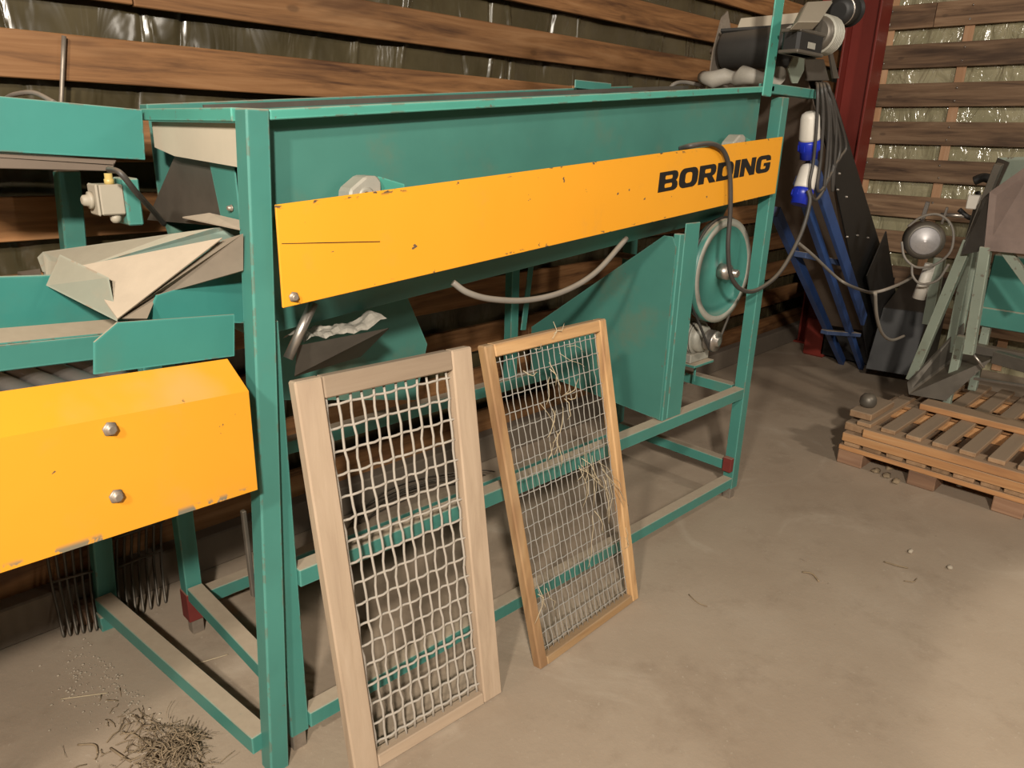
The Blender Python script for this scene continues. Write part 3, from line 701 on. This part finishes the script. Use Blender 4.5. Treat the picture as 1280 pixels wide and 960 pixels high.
# straw caught in the fine screen
rs = random.Random(2); sm = MB()
def s2p(f, g, d=0): return (s2bl.lerp(s2br, f)).lerp(s2tl.lerp(s2tr, f), g)+n2*(.014-d)
def wisp(f, g, ln, a, cnt, spread):
    for _ in range(max(2, cnt//2)):
        f0, g0 = f+rs.uniform(-.05, .05), g+rs.uniform(-.03, .03); an = a+rs.uniform(-spread, spread); L = ln*rs.uniform(.4, 1.1)
        pts = []
        for k in range(5):
            pts.append(s2p(f0+math.sin(an)*L*k/4/.5+rs.uniform(-.012, .012), g0+math.cos(an)*L*k/4+rs.uniform(-.008, .008), .006+.012*math.sin(k*.8)+rs.uniform(0, .008)))
        sm.tube(pts, rs.uniform(.0006, .0014), 4)
wisp(.30, .93, .08, 1.9, 5, .8); wisp(.42, .90, .10, 3.0, 6, .5); wisp(.62, .93, .12, 2.6, 3, .8); wisp(.55, .80, .09, 1.6, 9, 1.6); wisp(.40, .68, .10, 2.2, 16, 2.6)
wisp(.62, .58, .16, 2.9, 14, .9); wisp(.75, .55, .22, 3.0, 10, .5); wisp(.83, .50, .24, 3.1, 7, .3); wisp(.68, .40, .16, 3.1, 4, .4); wisp(.12, .27, .14, 2.9, 6, .7); wisp(.90, .28, .1, 3.2, 4, .4); wisp(.5, .985, .06, 1.2, 4, 1.2)
tag(sm.build('straw', 'straw'), 'pale straw stems tangled in the fine wire sieve', 'straw', None, 'stuff')

# ================================================================== ELEVATOR
el = thing('elevator_conveyor', 'black and blue inclined elevator conveyor rising to the machine head', 'conveyor', (5.2, 1.9, 0))
def pln(X, off=0): return 1.45+.14*(X-2.95)+off
def onel(x, y, off=0):
    nn = V((-.14, 1, 0)); return onp(x, y, (2.95, 1.45+off, 0), nn)
ey = V((-.14, 1, 0)).normalized()
EW = .36
def eplate(name, pix, off, th, mat, label=None): return MB().plate([onel(x, y, off) for x, y in pix], ey*th, .0).build(name, mat, el, label)
sidepix = [(1019, 118), (1042, 116), (1100, 305), (1112, 345), (1118, 440), (1086, 452), (1061, 310), (1030, 165)]
eplate('side_panel', sidepix, .0, .006, 'black_steel', 'black steel side panel')
eplate('side_panel', sidepix, EW, .006, 'black_steel')
def ep(x, y, off): return onel(x, y, off)
def eb(name, a, b, w, h, mat): return MB().bar(a, b, w, h, ey).build(name, mat, el)
# carrying belt, top run and return run
def belt(name, x0, z0, x1, z1, mat):
    a = V((x0, pln(x0, .01), z0)); b = V((x1, pln(x1, .01), z1)); w = ey*(EW-.02)
    return MB().hexa([a, b, b+w, a+w, a+V((0, 0, .01)), b+V((0, 0, .01)), b+w+V((0, 0, .01)), a+w+V((0, 0, .01))], 0).build(name, mat, el)
belt('belt', 2.98, 1.93, 5.28, .62, 'black_rubber'); belt('return_belt', 3.02, 1.80, 5.2, .30, 'belt_under')
# blue chassis
fl = V((5.32, 1.98, .0)); fm = V((5.30, 1.82, .0))
MB().bar((3.46, 1.72, 1.19), (5.32, 1.98, .02), .035, .055).build('chassis_bar', 'blue_paint', el)
p_a = onp(997, 225, (2.95, 1.50, 0), (-.14, 1, 0)); MB().bar(p_a, (5.29, 1.83, .02), .03, .045).build('chassis_bar', 'blue_paint', el)
p_b = onel(1012, 195, -.012); p_c = onel(1080, 400, -.012); MB().bar(p_b, p_c, .02, .075).build('chassis_bar', 'blue_paint', el)
MB().bar(onp(1000, 318, (2.95, 1.60, 0), (-.14, 1, 0)), onp(1056, 330, (2.95, 1.47, 0), (-.14, 1, 0)), .07, .03).build('rung', 'dusty_blue', el)
MB().bar(onp(1030, 415, (2.95, 1.60, 0), (-.14, 1, 0)), onp(1072, 418, (2.95, 1.47, 0), (-.14, 1, 0)), .05, .025).build('rung', 'dusty_blue', el)
# boot hopper at the foot
eplate('boot_plate', [(1084, 345), (1108, 289), (1125, 400), (1100, 425)], -.05, .006, 'black_steel')
MB().plate([(5.36, 1.80, .03), (5.62, 1.83, .03), (5.62, 1.83, .62), (5.36, 1.80, .62)], (0, .36, 0)).build('boot', 'black_steel', el)
MB().plate([(4.98, 1.70, .10), (5.62, 1.74, .04), (5.62, 1.74, .66), (5.10, 1.70, .50)], (.06, -.26, 0), .004).build('dark_filler_body', 'black_steel', el)  # dark body added to blacken the elevator foot and cast shade there
MB().box((5.36, 2.14, 0), (5.5, 2.3, .28), .01).build('counterweight', 'red_paint', el)
for px, py in ((1058, 296), (1071, 294), (1057, 246), (1046, 237), (1048, 217), (1084, 297)):
    p = onel(px, py, -.001); bolt(p, -ey, .006, el, 'steel')
# head drum and its cheek plates
dc0, dc1 = onx(991, 53, 3.0), onx(905, 61, 3.0)
dc0.z = dc1.z = 1.866; dc0.x = dc1.x = 3.0
drum = MB().lathe(dc0, dc1-dc0, [(0, .03), (0, .074), (.012, .079), (.28, .079), (.292, .074), (.292, .03)], 40).build('head_drum', 'black_rubber', el, 'black rubber covered head drum')
MB().cyl(dc0+V((0, -.14, 0)), dc1+V((0, .06, 0)), .014, 12).build('shaft', 'steel_dusty', drum)
MB().plate([(2.94, 1.835, 1.70), (3.10, 1.835, 1.70), (3.10, 1.835, 1.90), (3.03, 1.835, 2.02), (2.99, 1.835, 1.99), (2.95, 1.835, 1.86)], (0, .006, 0)).build('cheek_plate', 'steel_dusty', el)
MB().plate([ony(x, y, 1.44) for x, y in ((991, 104), (985, 86), (995, 66), (1006, 68), (1005, 88), (997, 104))], (0, .005, 0)).build('cheek_plate', 'green_pale', el)
MB().plate([(3.06, 1.48, 1.955), (3.06, 1.80, 1.955), (3.08, 1.80, 1.995), (3.08, 1.48, 1.995)], (.006, 0, -.002)).build('scraper_board', 'end_dust', el)
MB().plate([(3.10, 1.47, 1.93), (3.26, 1.47, 1.95), (3.30, 1.47, 2.15), (3.12, 1.47, 2.10)], (0, -.006, 0)).build('red_bracket', 'red_paint', el)
# rolled dusty cover below the drum
cp = [(2.86+.02*math.sin(k*1.3), 1.485+.335*k/10, 1.745+.008*math.sin(k*2.1)) for k in range(11)]
tag(MB().tube(cp, [.030+.006*math.sin(k*1.7+1) for k in range(11)], 12).build('rolled_cloth', 'rag'), 'rolled dusty cloth lying under the black head drum', 'cloth')
# gearmotor
g0, g1 = ony(1001, 34, 1.30), ony(1027, 72, 1.30)
gbx, gbz = (g0.x+g1.x)/2, (g0.z+g1.z)/2
gbo = MB().box((g0.x, 1.30, g1.z), (g1.x, 1.365, g0.z), .01).build('gearbox', 'black_steel', el, 'black gearbox of the head drum')
MB().box((g0.x-.004, 1.297, g0.z-.012), (g1.x+.004, 1.37, g0.z), .003).build('gearbox_flange', 'dark_steel', gbo)
MB().box((g0.x-.006, 1.297, g1.z), (g1.x+.006, 1.37, g1.z+.012), .003).build('gearbox_flange', 'dark_steel', gbo)
MB().plate([ony(997, 27, 1.27), ony(1025, 27, 1.27), ony(1043, 0, 1.40), ony(1009, 2, 1.40)], (.012, .03, -.022), .003).build('terminal_cover', 'box_grey', gbo)
MB().plate([(gbx-.03, 1.298, gbz-.02), (gbx+.025, 1.298, gbz-.02), (gbx+.025, 1.298, gbz+.0), (gbx-.03, 1.298, gbz)], (0, -.002, 0)).build('rating_plate', 'grey_cast', gbo)
mz = ony(1037, 46, 1.335)
MB().lathe((g1.x, 1.335, mz.z), (1, 0, 0), [(0, .045), (.01, .056), (.02, .06), (.10, .06), (.11, .045)], 22).build('motor_body', 'dark_steel', gbo)
for i in range(6): MB().lathe((g1.x+.02+.013*i, 1.335, mz.z), (1, 0, 0), [(0, .05), (0, .068), (.005, .068), (.005, .05)], 20, False).build('fin', 'grey_cast', gbo)
fc = ony(1048, 14, 1.36)
MB().lathe(fc, (1, .05, .15), [(0, .03), (.01, .05), (.09, .052), (.095, .045), (.10, .060), (.112, .058), (.115, .03)], 22).build('fan_cowl', 'black_steel', gbo)
MB().lathe(fc+V((.02, .002, .005)), (1, .05, .15), [(0, .05), (0, .054), (.008, .054), (.008, .05)], 22, False).build('cowl_band', 'steel', gbo)
MB().plate([ony(1006, 74, 1.44), ony(1030, 74, 1.44), ony(1037, 101, 1.44), ony(1010, 101, 1.44)], (0, .012, 0), .002).build('torque_arm', 'dark_steel', gbo)
MB().plate([ony(1037, 66, 1.46), ony(1041, 66, 1.46), ony(1049, 98, 1.46), ony(1042, 98, 1.46)], (0, .008, 0)).build('motor_plate', 'dark_steel', gbo)
MB().cyl((gbx-.02, 1.365, 1.866), (3.0, 1.475, 1.866), .03, 14).build('flange', 'dark_steel', gbo)

# ================================================================== CABLES AND PLUGS
def cable(name, label, pts, r, mat, smooth=10, group=None):
    return tag(MB().tube(bez(pts, smooth), r, 8).build(name, mat), label, 'cable', group)
cable('power_cable', 'grey cable looping over the yellow panel lettering and down past the flywheel',
      [ony(850, 186, 1.43), ony(865, 182, 1.385), ony(890, 180, 1.366), ony(905, 190, 1.362), ony(912, 215, 1.362), ony(913, 260, 1.36), ony(910, 310, 1.36), ony(914, 345, 1.36), ony(927, 362, 1.36), ony(947, 362, 1.36), ony(975, 340, 1.36), ony(1000, 295, 1.36), ony(1012, 255, 1.36), ony(1010, 238, 1.375)], .0085, 'cable_black')
cable('hose', 'short grey hose hanging in a bow under the yellow panel', [ony(566, 353, 1.43), ony(585, 366, 1.41), ony(615, 374, 1.40), ony(660, 375, 1.40), ony(705, 364, 1.40), ony(745, 340, 1.41), ony(783, 298, 1.43)], .0085, 'cable_grey')
for i, (dx, lab) in enumerate(((0, 'leftmost of the black cables draped over the head bracket'), (8, 'black cable hanging between its neighbours on the head bracket'), (15, 'black cable dropping in a long loop beside the blue plugs'), (24, 'outer black cable hanging along the black elevator side'))):
    pts = [onp(1020+dx*.4, 104, (0, 1.44, 0), (0, 1, 0)), ony(1022+dx*.6, 110, 1.385), ony(1021+dx, 150, 1.375), ony(1017+dx*1.1, 200, 1.375), ony(1012+dx*1.2, 232+dx*.3, 1.375), ony(1020+dx*.9, 250-dx*1.6, 1.375), ony(1034+dx*.7, 225-dx*1.2, 1.378), ony(1038+dx*.8, 180, 1.38), ony(1036+dx*.3, 130, 1.38), ony(1026+dx*.3, 104, 1.42)]
    cable('power_cable', lab, pts, .0065, 'cable_black')
def plug(label, p0, p1, r):
    p0, p1 = V(p0), V(p1); L = (p1-p0).length
    t = thing('power_plug', label, 'plug', p1)
    MB().lathe(p0, p1-p0, [(0, r*.5), (L*.04, r*.8), (L*.12, r*.92), (L*.55, r*1.02), (L*.60, r)], 22).build('shell', 'white_plastic', t)
    MB().lathe(p0+(p1-p0)*.60, p1-p0, [(0, r*1.0), (L*.05, r*1.08), (L*.22, r*1.08), (L*.25, r*.9), (L*.4, r*.88)], 22).build('collar', 'blue_plastic', t)
    a = (p1-p0).normalized(); sd = a.orthogonal().normalized()
    for k in range(8):
        rot = Matrix.Rotation(k*math.pi/4, 3, a); d = rot @ sd; c = p0+(p1-p0)*.74+d*r*1.08
        MB().bar(c-a*L*.07, c+a*L*.07, .006, .005, d).build('rib', 'blue_plastic', t)
plug('white and blue round plug hanging highest on the head bracket', ony(1013, 140, 1.42), ony(1011, 198, 1.42), .040)
plug('white and blue round plug tilted below the other plug', ony(1013, 206, 1.42), ony(999, 256, 1.42), .040)
cable('power_cable', 'thin cable sagging from the blue ladder frame to the round motor', [onel(997, 303, -.05), onel(1015, 318, -.08), onel(1050, 350, -.12), onel(1078, 363, -.26), onel(1095, 365, -.36), onel(1120, 357, -.40), ony(1140, 347, 1.34)], .007, 'cable_grey')
cable('power_cable', 'cable loop dangling in the dark beside the elevator foot', [onel(x, y, -.38) for x, y in ((1094, 366), (1096, 395), (1103, 417), (1115, 425), (1130, 420))], .007, 'cable_grey')
cable('power_cable', 'pale cable end curling over the trough rim beside the rolled cloth', [ony(835, 112, 1.95), ony(845, 104, 1.93), ony(858, 103, 1.92), ony(872, 106, 1.90), ony(880, 110, 1.90)], .008, 'cable_grey')
cable('power_cable', 'grey cable arching over the top edge of the feed trough', [onx(33, 121, .50)+V((0, .2, 0)), onx(45, 116, .50)+V((0, .2, 0)), onx(72, 114, .52)+V((0, .2, 0)), onx(100, 127, .54)+V((0, .2, 0))], .006, 'cable_grey')
cable('power_cable', 'cable leaving the beige switch box towards the trough', [onx(136, 212, .50), onx(150, 216, .50), onx(170, 240, .53), onx(190, 262, .58), onx(205, 280, .62)], .006, 'cable_black')
pw = wl(.66, -.035, 0)
a_ = onp(80, 45, wl(0, -.04, 0), QD); b_ = onp(77, 118, wl(0, -.04, 0), QD)
tag(MB().tube([a_, a_.lerp(b_, .5), b_, b_+(b_-a_)*.7], .006, 8).build('steel_rod', 'steel_dusty'), 'thin rusty steel rod hanging upright on the wall boards', 'rod')

# crumpled sheet on the tray
mb = MB(); bm = mb.bm; g = []
c0, c1 = ony(380, 428, 1.49), ony(484, 408, 1.47)
for j in range(9):
    row = []
    for i in range(25):
        f = i/24; p = c0.lerp(c1, f)+V((.0, .10*j/8, -.01*j/8))
        p.z += .028*abs(noise.noise(V((f*4, j*.3, 3))))+.006*noise.noise(V((f*11, j*.7, 1)))+.010*math.sin(math.pi*j/8)+.02*max(0, f-.8)/.2
        row.append(bm.verts.new(p))
    g.append(row)
for j in range(8):
    for i in range(24): bm.faces.new((g[j][i], g[j][i+1], g[j+1][i+1], g[j+1][i]))
tag(mb.build('crumpled_sheet', 'rag'), 'crumpled grey plastic sheet lying on the tray under the trough', 'sheet')

# ================================================================== TINE RACKS under the conveyor
def tines(label, x0, x1, ytop, pxs, base):
    t = thing('tine_rake', label, 'rake', base)
    return t
def rake(label, pix_tops, pix_bots, barpix):
    bots = [onz(x, y, .006) for x, y in pix_bots]
    tt = thing('tine_rake', label, 'rake', bots[len(bots)//2])
    tops = []
    for b, (x, y) in zip(bots, pix_tops):
        n_ = V((0, 1, 0)); p = onp(x, y, b+V((0, .10, 0)), n_); tops.append(p)
    for b, p in zip(bots, tops):
        m = b.lerp(p, .5)+V((0, .02, 0)); MB().tube(bez([b, b.lerp(p, .25)+V((0, .012, 0)), m, p]), [.0022]+[.0042]*30, 6).build('tine', 'dark_steel', tt)
    MB().tube([tops[0]-V((.01, 0, 0)), tops[-1]+V((.01, 0, 0))], .007, 8).build('cross_bar', 'dark_steel', tt)
    a = tops[0].lerp(bots[0], .35); b = tops[-1].lerp(bots[-1], .35)
    MB().tube([a, b], .004, 6).build('brace', 'dark_steel', tt)
    c = (tops[0]+tops[-1])/2
    MB().tube([c, c+V((.0, .06, .10))], .012, 8).build('socket', 'dark_steel', tt)
rake('dark steel tine rake standing between the foot beam end and the wall, beyond the post', [(58+i*10.5, 690-i*3) for i in range(7)], [(80+i*8.2, 797-i*1.7) for i in range(7)], None)
rake('dark steel tine rake standing between the two rear green posts', [(146+i*9.2, 672-i*3.5) for i in range(7)], [(152+i*9.2, 778-i*4) for i in range(7)], None)
# small wooden block under the post
pb2 = onz(108, 777, 0); tag(MB().box((pb2.x-.02, pb2.y-.02, 0), (pb2.x+.03, pb2.y+.02, .075), .003).box((pb2.x-.024, pb2.y-.024, .05), (pb2.x+.034, pb2.y+.024, .062), .002).build('wood_block', 'pallet_block'), 'small brown wood block beside the rear foot beam end', 'block')

# ================================================================== PALLETS
PX, PY0, PY1 = 3.56, .47, 1.27
pal = thing('pallet', 'lower dusty wooden pallet standing on the concrete floor', 'pallet', (4.15, .87, 0), 'stacked pallets')
for x in (PX, PX+.53, PX+1.06):
    for y in (PY1-.12, (PY0+PY1)/2-.05, PY0):
        MB().box((x, y, 0), (x+.14, y+.12, .072), .004).build('block', 'pallet_block', pal)
    MB().box((x-.004, PY0, .0725), (x+.135, PY1, .098), .003).build('stringer', 'pallet_y', pal)
for i in range(8):
    y = PY0+.005+i*.1
    MB().box((PX-.0, y, .0985), (PX+1.2, y+.085-.01*(i % 2), .120), .003).build('deck_board', 'pallet_x', pal)
pal2 = thing('pallet', 'upper wooden pallet with bright planed front edge on the lower pallet', 'pallet', (4.15, .87, .122), 'stacked pallets')
MB().box((PX-.01, PY0-.02, .1215), (PX+.09, PY1-.01, .165), .003).build('stringer', 'pallet_y', pal2)
MB().box((PX-.006, PY0-.02, .1655), (PX+.10, PY1-.10, .208), .003).build('stringer', 'pallet_y', pal2)
for x in (PX+.52, PX+1.05):
    MB().box((x, PY0-.02, .1215), (x+.12, PY1-.01, .190), .003).build('stringer', 'pallet_y', pal2)
    MB().box((x-.02, PY0-.02, .1905), (x+.12, PY1-.02, .208), .003).build('stringer', 'pallet_y', pal2)
for i in range(7):
    y = PY0+.0+i*.113
    MB().box((PX+.02, y, .2085), (PX+1.18, y+.066, .230), .003).build('deck_board', 'pallet_x', pal2)
MB().box((PX+.44, PY0-.02, .2305), (PX+.56, PY1-.2, .262), .003).build('cross_board', 'pallet_y', pal2)
p = (PX+.03, PY1-.0985)
tag(MB().box((p[0], p[1], .166), (p[0]+.34, p[1]+.10, .207), .004).build('timber_offcut', 'pallet_x'), 'dusty timber offcut lying under another on the pallet corner', 'timber')
tag(MB().box((p[0]+.02, p[1]-.01, .2335), (p[0]+.32, p[1]+.095, .268), .004).build('timber_offcut', 'pallet_x'), 'dusty timber offcut on top at the pallet corner below the round knob', 'timber')
pk = V((p[0]+.13, p[1]+.055, .268))
tag(MB().lathe(pk, (0, 0, 1), [(0, .028), (.006, .034), (.02, .040), (.045, .038), (.062, .026), (.068, .010)], 18).build('dark_knob', 'dark_steel'), 'dark round metal knob sitting on the timber offcut', 'knob')

# ================================================================== SECOND MACHINE on the pallets
bm2 = thing('bagging_machine', 'pale green framed bagging machine with dark steel hopper standing on the pallets', 'machine', (4.1, .85, .262))
def P2(x, y, X): return onx(x, y, X)
MB().bar(P2(1139, 474, 4.18), P2(1212, 300, 4.10), .05, .045, (0, 1, 0)).build('leg', 'green_pale', bm2)
MB().bar(P2(1212, 300, 4.10), P2(1249, 205, 4.05), .05, .03, (0, 1, 0)).build('leg', 'dark_steel', bm2)
MB().bar(P2(1186, 440, 4.34), P2(1212, 312, 4.34), .02, .04, (0, 1, 0)).build('leg', 'green_pale', bm2)
MB().bar(P2(1196, 440, 4.42), P2(1228, 270, 4.42), .03, .03, (0, 1, 0)).build('leg', 'green_pale', bm2)
MB().bar(P2(1211, 442, 4.02), P2(1233, 308, 3.98), .045, .045, (0, 1, 0)).build('leg', 'green_pale', bm2)
MB().bar(P2(1255, 310, 4.02), P2(1300, 372, 4.02), .035, .04, (0, 1, 0)).build('brace', 'green_pale', bm2)
MB().bar(P2(1160, 405, 4.5), P2(1175, 322, 4.5), .05, .05, (0, 1, 0)).build('leg', 'green_pale', bm2)
MB().plate([P2(1247, 197, 4.25), P2(1420, 192, 4.05), P2(1420, 300, 4.0), P2(1228, 250, 4.24)], (.0, .0, -.004)).build('hopper_back', 'green_pale', bm2)
MB().plate([P2(1262, 203, 4.19), P2(1247, 197, 4.25), P2(1218, 268, 4.2), P2(1240, 250, 4.14)], (.004, 0, 0)).build('hopper_lip', 'dark_steel', bm2)
MB().plate([P2(1237, 240, 3.98), P2(1300, 196, 3.94), P2(1420, 205, 3.9), P2(1420, 330, 3.9), P2(1230, 313, 3.96)], (.005, 0, 0)).build('hopper_front', 'brown_plate', bm2, 'rust brown front plate of the hopper')
MB().plate([P2(1237, 240, 3.98), P2(1230, 313, 3.96), P2(1201, 319, 4.06), P2(1216, 262, 4.12)], (.004, 0, 0)).build('hopper_side', 'dark_steel', bm2)
MB().box((4.55, .35, .66), (4.62, 1.02, .98), .006).build('rear_panel', 'green', bm2)
MB().box((4.53, .35, .60), (4.60, 1.04, .70), .004).build('rear_rail', 'green', bm2)
MB().box((4.5, .3, .45), (4.56, 1.05, .50), .004).build('rear_rail', 'dark_steel', bm2)
# lower discharge tray
zt2 = .30
t1, t2, t3, t4 = onz(1136, 492, .275), onz(1182, 500, .275), P2(1243, 446, 4.16), P2(1205, 440, 4.42)
MB().plate([t1, t2, t3, t4], (0, 0, -.004)).build('tray_floor', 'dark_steel', bm2)
MB().plate([t1, P2(1134, 478, t1.x+.01), P2(1205, 404, 4.40), t4], (.003, .003, 0)).build('tray_wall', 'dark_steel', bm2)
MB().bar(t3, P2(1330, 470, 4.1), .05, .06).build('base_beam', 'dark_steel', bm2)
MB().bar(P2(1218, 473, 4.1), P2(1330, 490, 4.0), .02, .012).build('base_rod', 'steel', bm2)
MB().cyl(P2(1213, 438, 4.08), P2(1230, 460, 4.08), .006, 10).build('latch_rod', 'steel', bm2)
for l in ((4.2, 1.0, .60), (4.575, .50, .5995), (4.575, .98, .5995), (4.02, .42, 1.05)):
    MB().box((l[0]-.02, l[1]-.02, .2625 if 3.98 < l[0] < 4.14 else .2305), (l[0]+.02, l[1]+.02, l[2]), .003).build('leg', 'green_pale', bm2)
# round motor on its side
mc = P2(1156, 301, 4.15)
vd = V((-.93, -.36, .05)).normalized()
mt = MB().lathe(mc, -vd, [(-.002, .070), (.0, .085), (.03, .096), (.16, .096), (.18, .07)], 32).build('motor', 'dark_steel', bm2, 'round dark motor with silver end cap')
MB().lathe(mc-vd*.002, vd, [(0, .070), (.012, .070), (.016, .065), (.017, .012), (.020, .006)], 32).build('end_cap', 'alu', mt)
MB().bar(mc+V((.03, .04, .09)), mc+V((.03, .03, .19)), .012, .02).build('prong', 'steel', mt)
MB().bar(mc+V((.04, -.05, .085)), mc+V((.04, -.06, .17)), .008, .012).build('prong', 'steel', mt)
MB().cyl(P2(1163, 330, 4.2), P2(1148, 373, 4.2), .026, 14, .032).build('white_tube', 'white_plastic', bm2)
MB().box(P2(1220, 256, 4.12)-V((.03, .03, .02)), P2(1220, 256, 4.12)+V((.03, .035, .045)), .004).build('switch', 'white_plastic', bm2)
MB().tube(bez([P2(1199, 262, 4.2), P2(1212, 272, 4.2), P2(1228, 270, 4.2), P2(1222, 240, 4.25)]), .012, 8).build('conduit', 'black_steel', bm2)
MB().cyl(P2(1176, 268, 4.2), P2(1206, 270, 4.2), .01, 10).build('rod', 'steel', bm2)
MB().tube(bez([P2(1218, 226, 4.3), P2(1230, 222, 4.3), P2(1242, 226, 4.3)]), .022, 8).build('bar_end', 'black_steel', bm2)
lp = [(1127, 302), (1131, 322), (1146, 334), (1168, 331), (1187, 316), (1192, 295), (1187, 278), (1172, 268), (1152, 271), (1135, 283)]
cable('power_cable', 'grey cable coiled around the round motor', [P2(x, y, 4.06) for x, y in lp], .006, 'cable_grey')
cable('power_cable', 'grey cable looped under the round motor over the white tube', [P2(1140, 330, 4.06), P2(1141, 345, 4.06), P2(1152, 355, 4.06), P2(1172, 350, 4.06), P2(1186, 330, 4.06)], .006, 'cable_grey')

# wire coil lying behind the coarse sieve
cc = onz(535, 640); pts = []; rw_ = random.Random(21)
for k in range(7*26):
    a = k*2*math.pi/26; R_ = .30+.035*math.sin(k*.13)+.012*math.sin(k*.9)
    pts.append(V((cc.x+R_*1.1*math.cos(a), cc.y+R_*.5*math.sin(a), .006+.010*(k/26)+.003*math.sin(k*.7))))
tag(MB().tube(pts, .0032, 5).build('wire_coil', 'dark_steel'), 'coil of thin dark wire lying on the floor behind the coarse sieve', 'wire')
# ================================================================== FLOOR LITTER
rp = random.Random(11); sm = MB()
for i in range(430):
    r = abs(rp.gauss(0, 1)); a = rp.uniform(0, 6.28)
    c = onz(225, 935); x = c.x+.02+.15*r*math.cos(a)*.8; y = c.y-.02+.13*r*math.sin(a)
    if x > .545-.113*(y-1.44)-.03 and y > 1.3: x = .50-.113*(y-1.44)-rp.uniform(0, .1)
    z = .003+max(0, .05*(1-r*.55))*rp.random(); L = rp.uniform(.015, .06); an = rp.uniform(0, 6.28); pts = []
    for k in range(4):
        an += rp.uniform(-.7, .7); pts.append(V((x, y, max(.002, z+rp.uniform(-.006, .008))))); x += math.cos(an)*L/3; y += math.sin(an)*L/3
    sm.tube(pts, rp.uniform(.0005, .0019), 4)
tag(sm.build('haulm_litter', 'root'), 'heap of dry brown haulm and roots beside the foot beam', 'litter', None, 'stuff')
sm = MB()
for i in range(420):
    px, py = rp.gauss(150, 45), rp.gauss(840, 35)
    if py > 955 or py < 795: continue
    c = onz(px, py)
    if c.x > .555-.113*(c.y-1.44)-.04: continue
    sm.sphere((c.x, c.y, .002), rp.uniform(.0015, .005), (1, rp.uniform(.5, 1), .5), 1)
tag(sm.build('crumbs', 'sand_stone'), 'scattered soil crumbs on the floor left of the foot beam', 'litter', None, 'stuff')
def twig(label, pix, r=.002, mat='root', cat='twig', lift=.003):
    return tag(MB().tube(bez([onz(x, y, lift+.004*(i % 2)) for i, (x, y) in enumerate(pix)], 5), r, 5).build('twig', mat), label, cat)
twig('straight pale straw lying on the dusty floor left of the foot beam', [(75, 874), (105, 870), (135, 866)], .0018, 'straw')
twig('forked dark twig near the heap of haulm', [(97, 931), (118, 931), (122, 942)], .0025)
twig('long curved dark twig arching by the heap of haulm', [(150, 918), (165, 917), (180, 928), (187, 945)], .0022)
twig('short dark stick lying left of the heap of haulm', [(138, 935), (152, 945), (164, 952)], .003)
twig('thin straw bridging the shadow between the two foot beams', [(235, 833), (258, 826), (285, 818)], .0015, 'straw')
twig('small hooked twig on bare floor right of the fine sieve', [(861, 743), (872, 753), (884, 758)], .002)
twig('dark curved twig in the middle of the open floor', [(1003, 715), (1015, 717), (1024, 727)], .0035)
twig('dark twig among the debris in front of the pallet', [(1105, 702), (1122, 707), (1135, 710)], .003)
twig('tiny hooked twig beside the stone in front of the pallet', [(1130, 726), (1142, 727), (1146, 723)], .002)
def stone(label, px, py, r, sc=(1, .8, .6)):
    c = onz(px, py); return tag(MB().sphere((c.x, c.y, r*sc[2]*.8), r, sc, 2, .35).build('stone', 'sand_stone'), label, 'stone')
stone('small round stone on the floor in front of the pallet', 1187, 711, .013)
stone('dark clod of soil among the twigs in front of the pallet', 1138, 691, .015, (1, .6, .6))
stone('small stone on the floor by the back wall under the conveyor', 257, 690, .022)
for i, (px, py) in enumerate(((1095, 590), (1108, 596), (1120, 603), (1112, 586))):
    c = onz(px, py); o = tag(MB().sphere((c.x, c.y, .008), .022, (1.2, .8, .5), 2, .6).build('soil_clod', 'root'), 'crumbly dark soil clod lying beside the pallet blocks', 'soil', 'soil clods by the pallet')
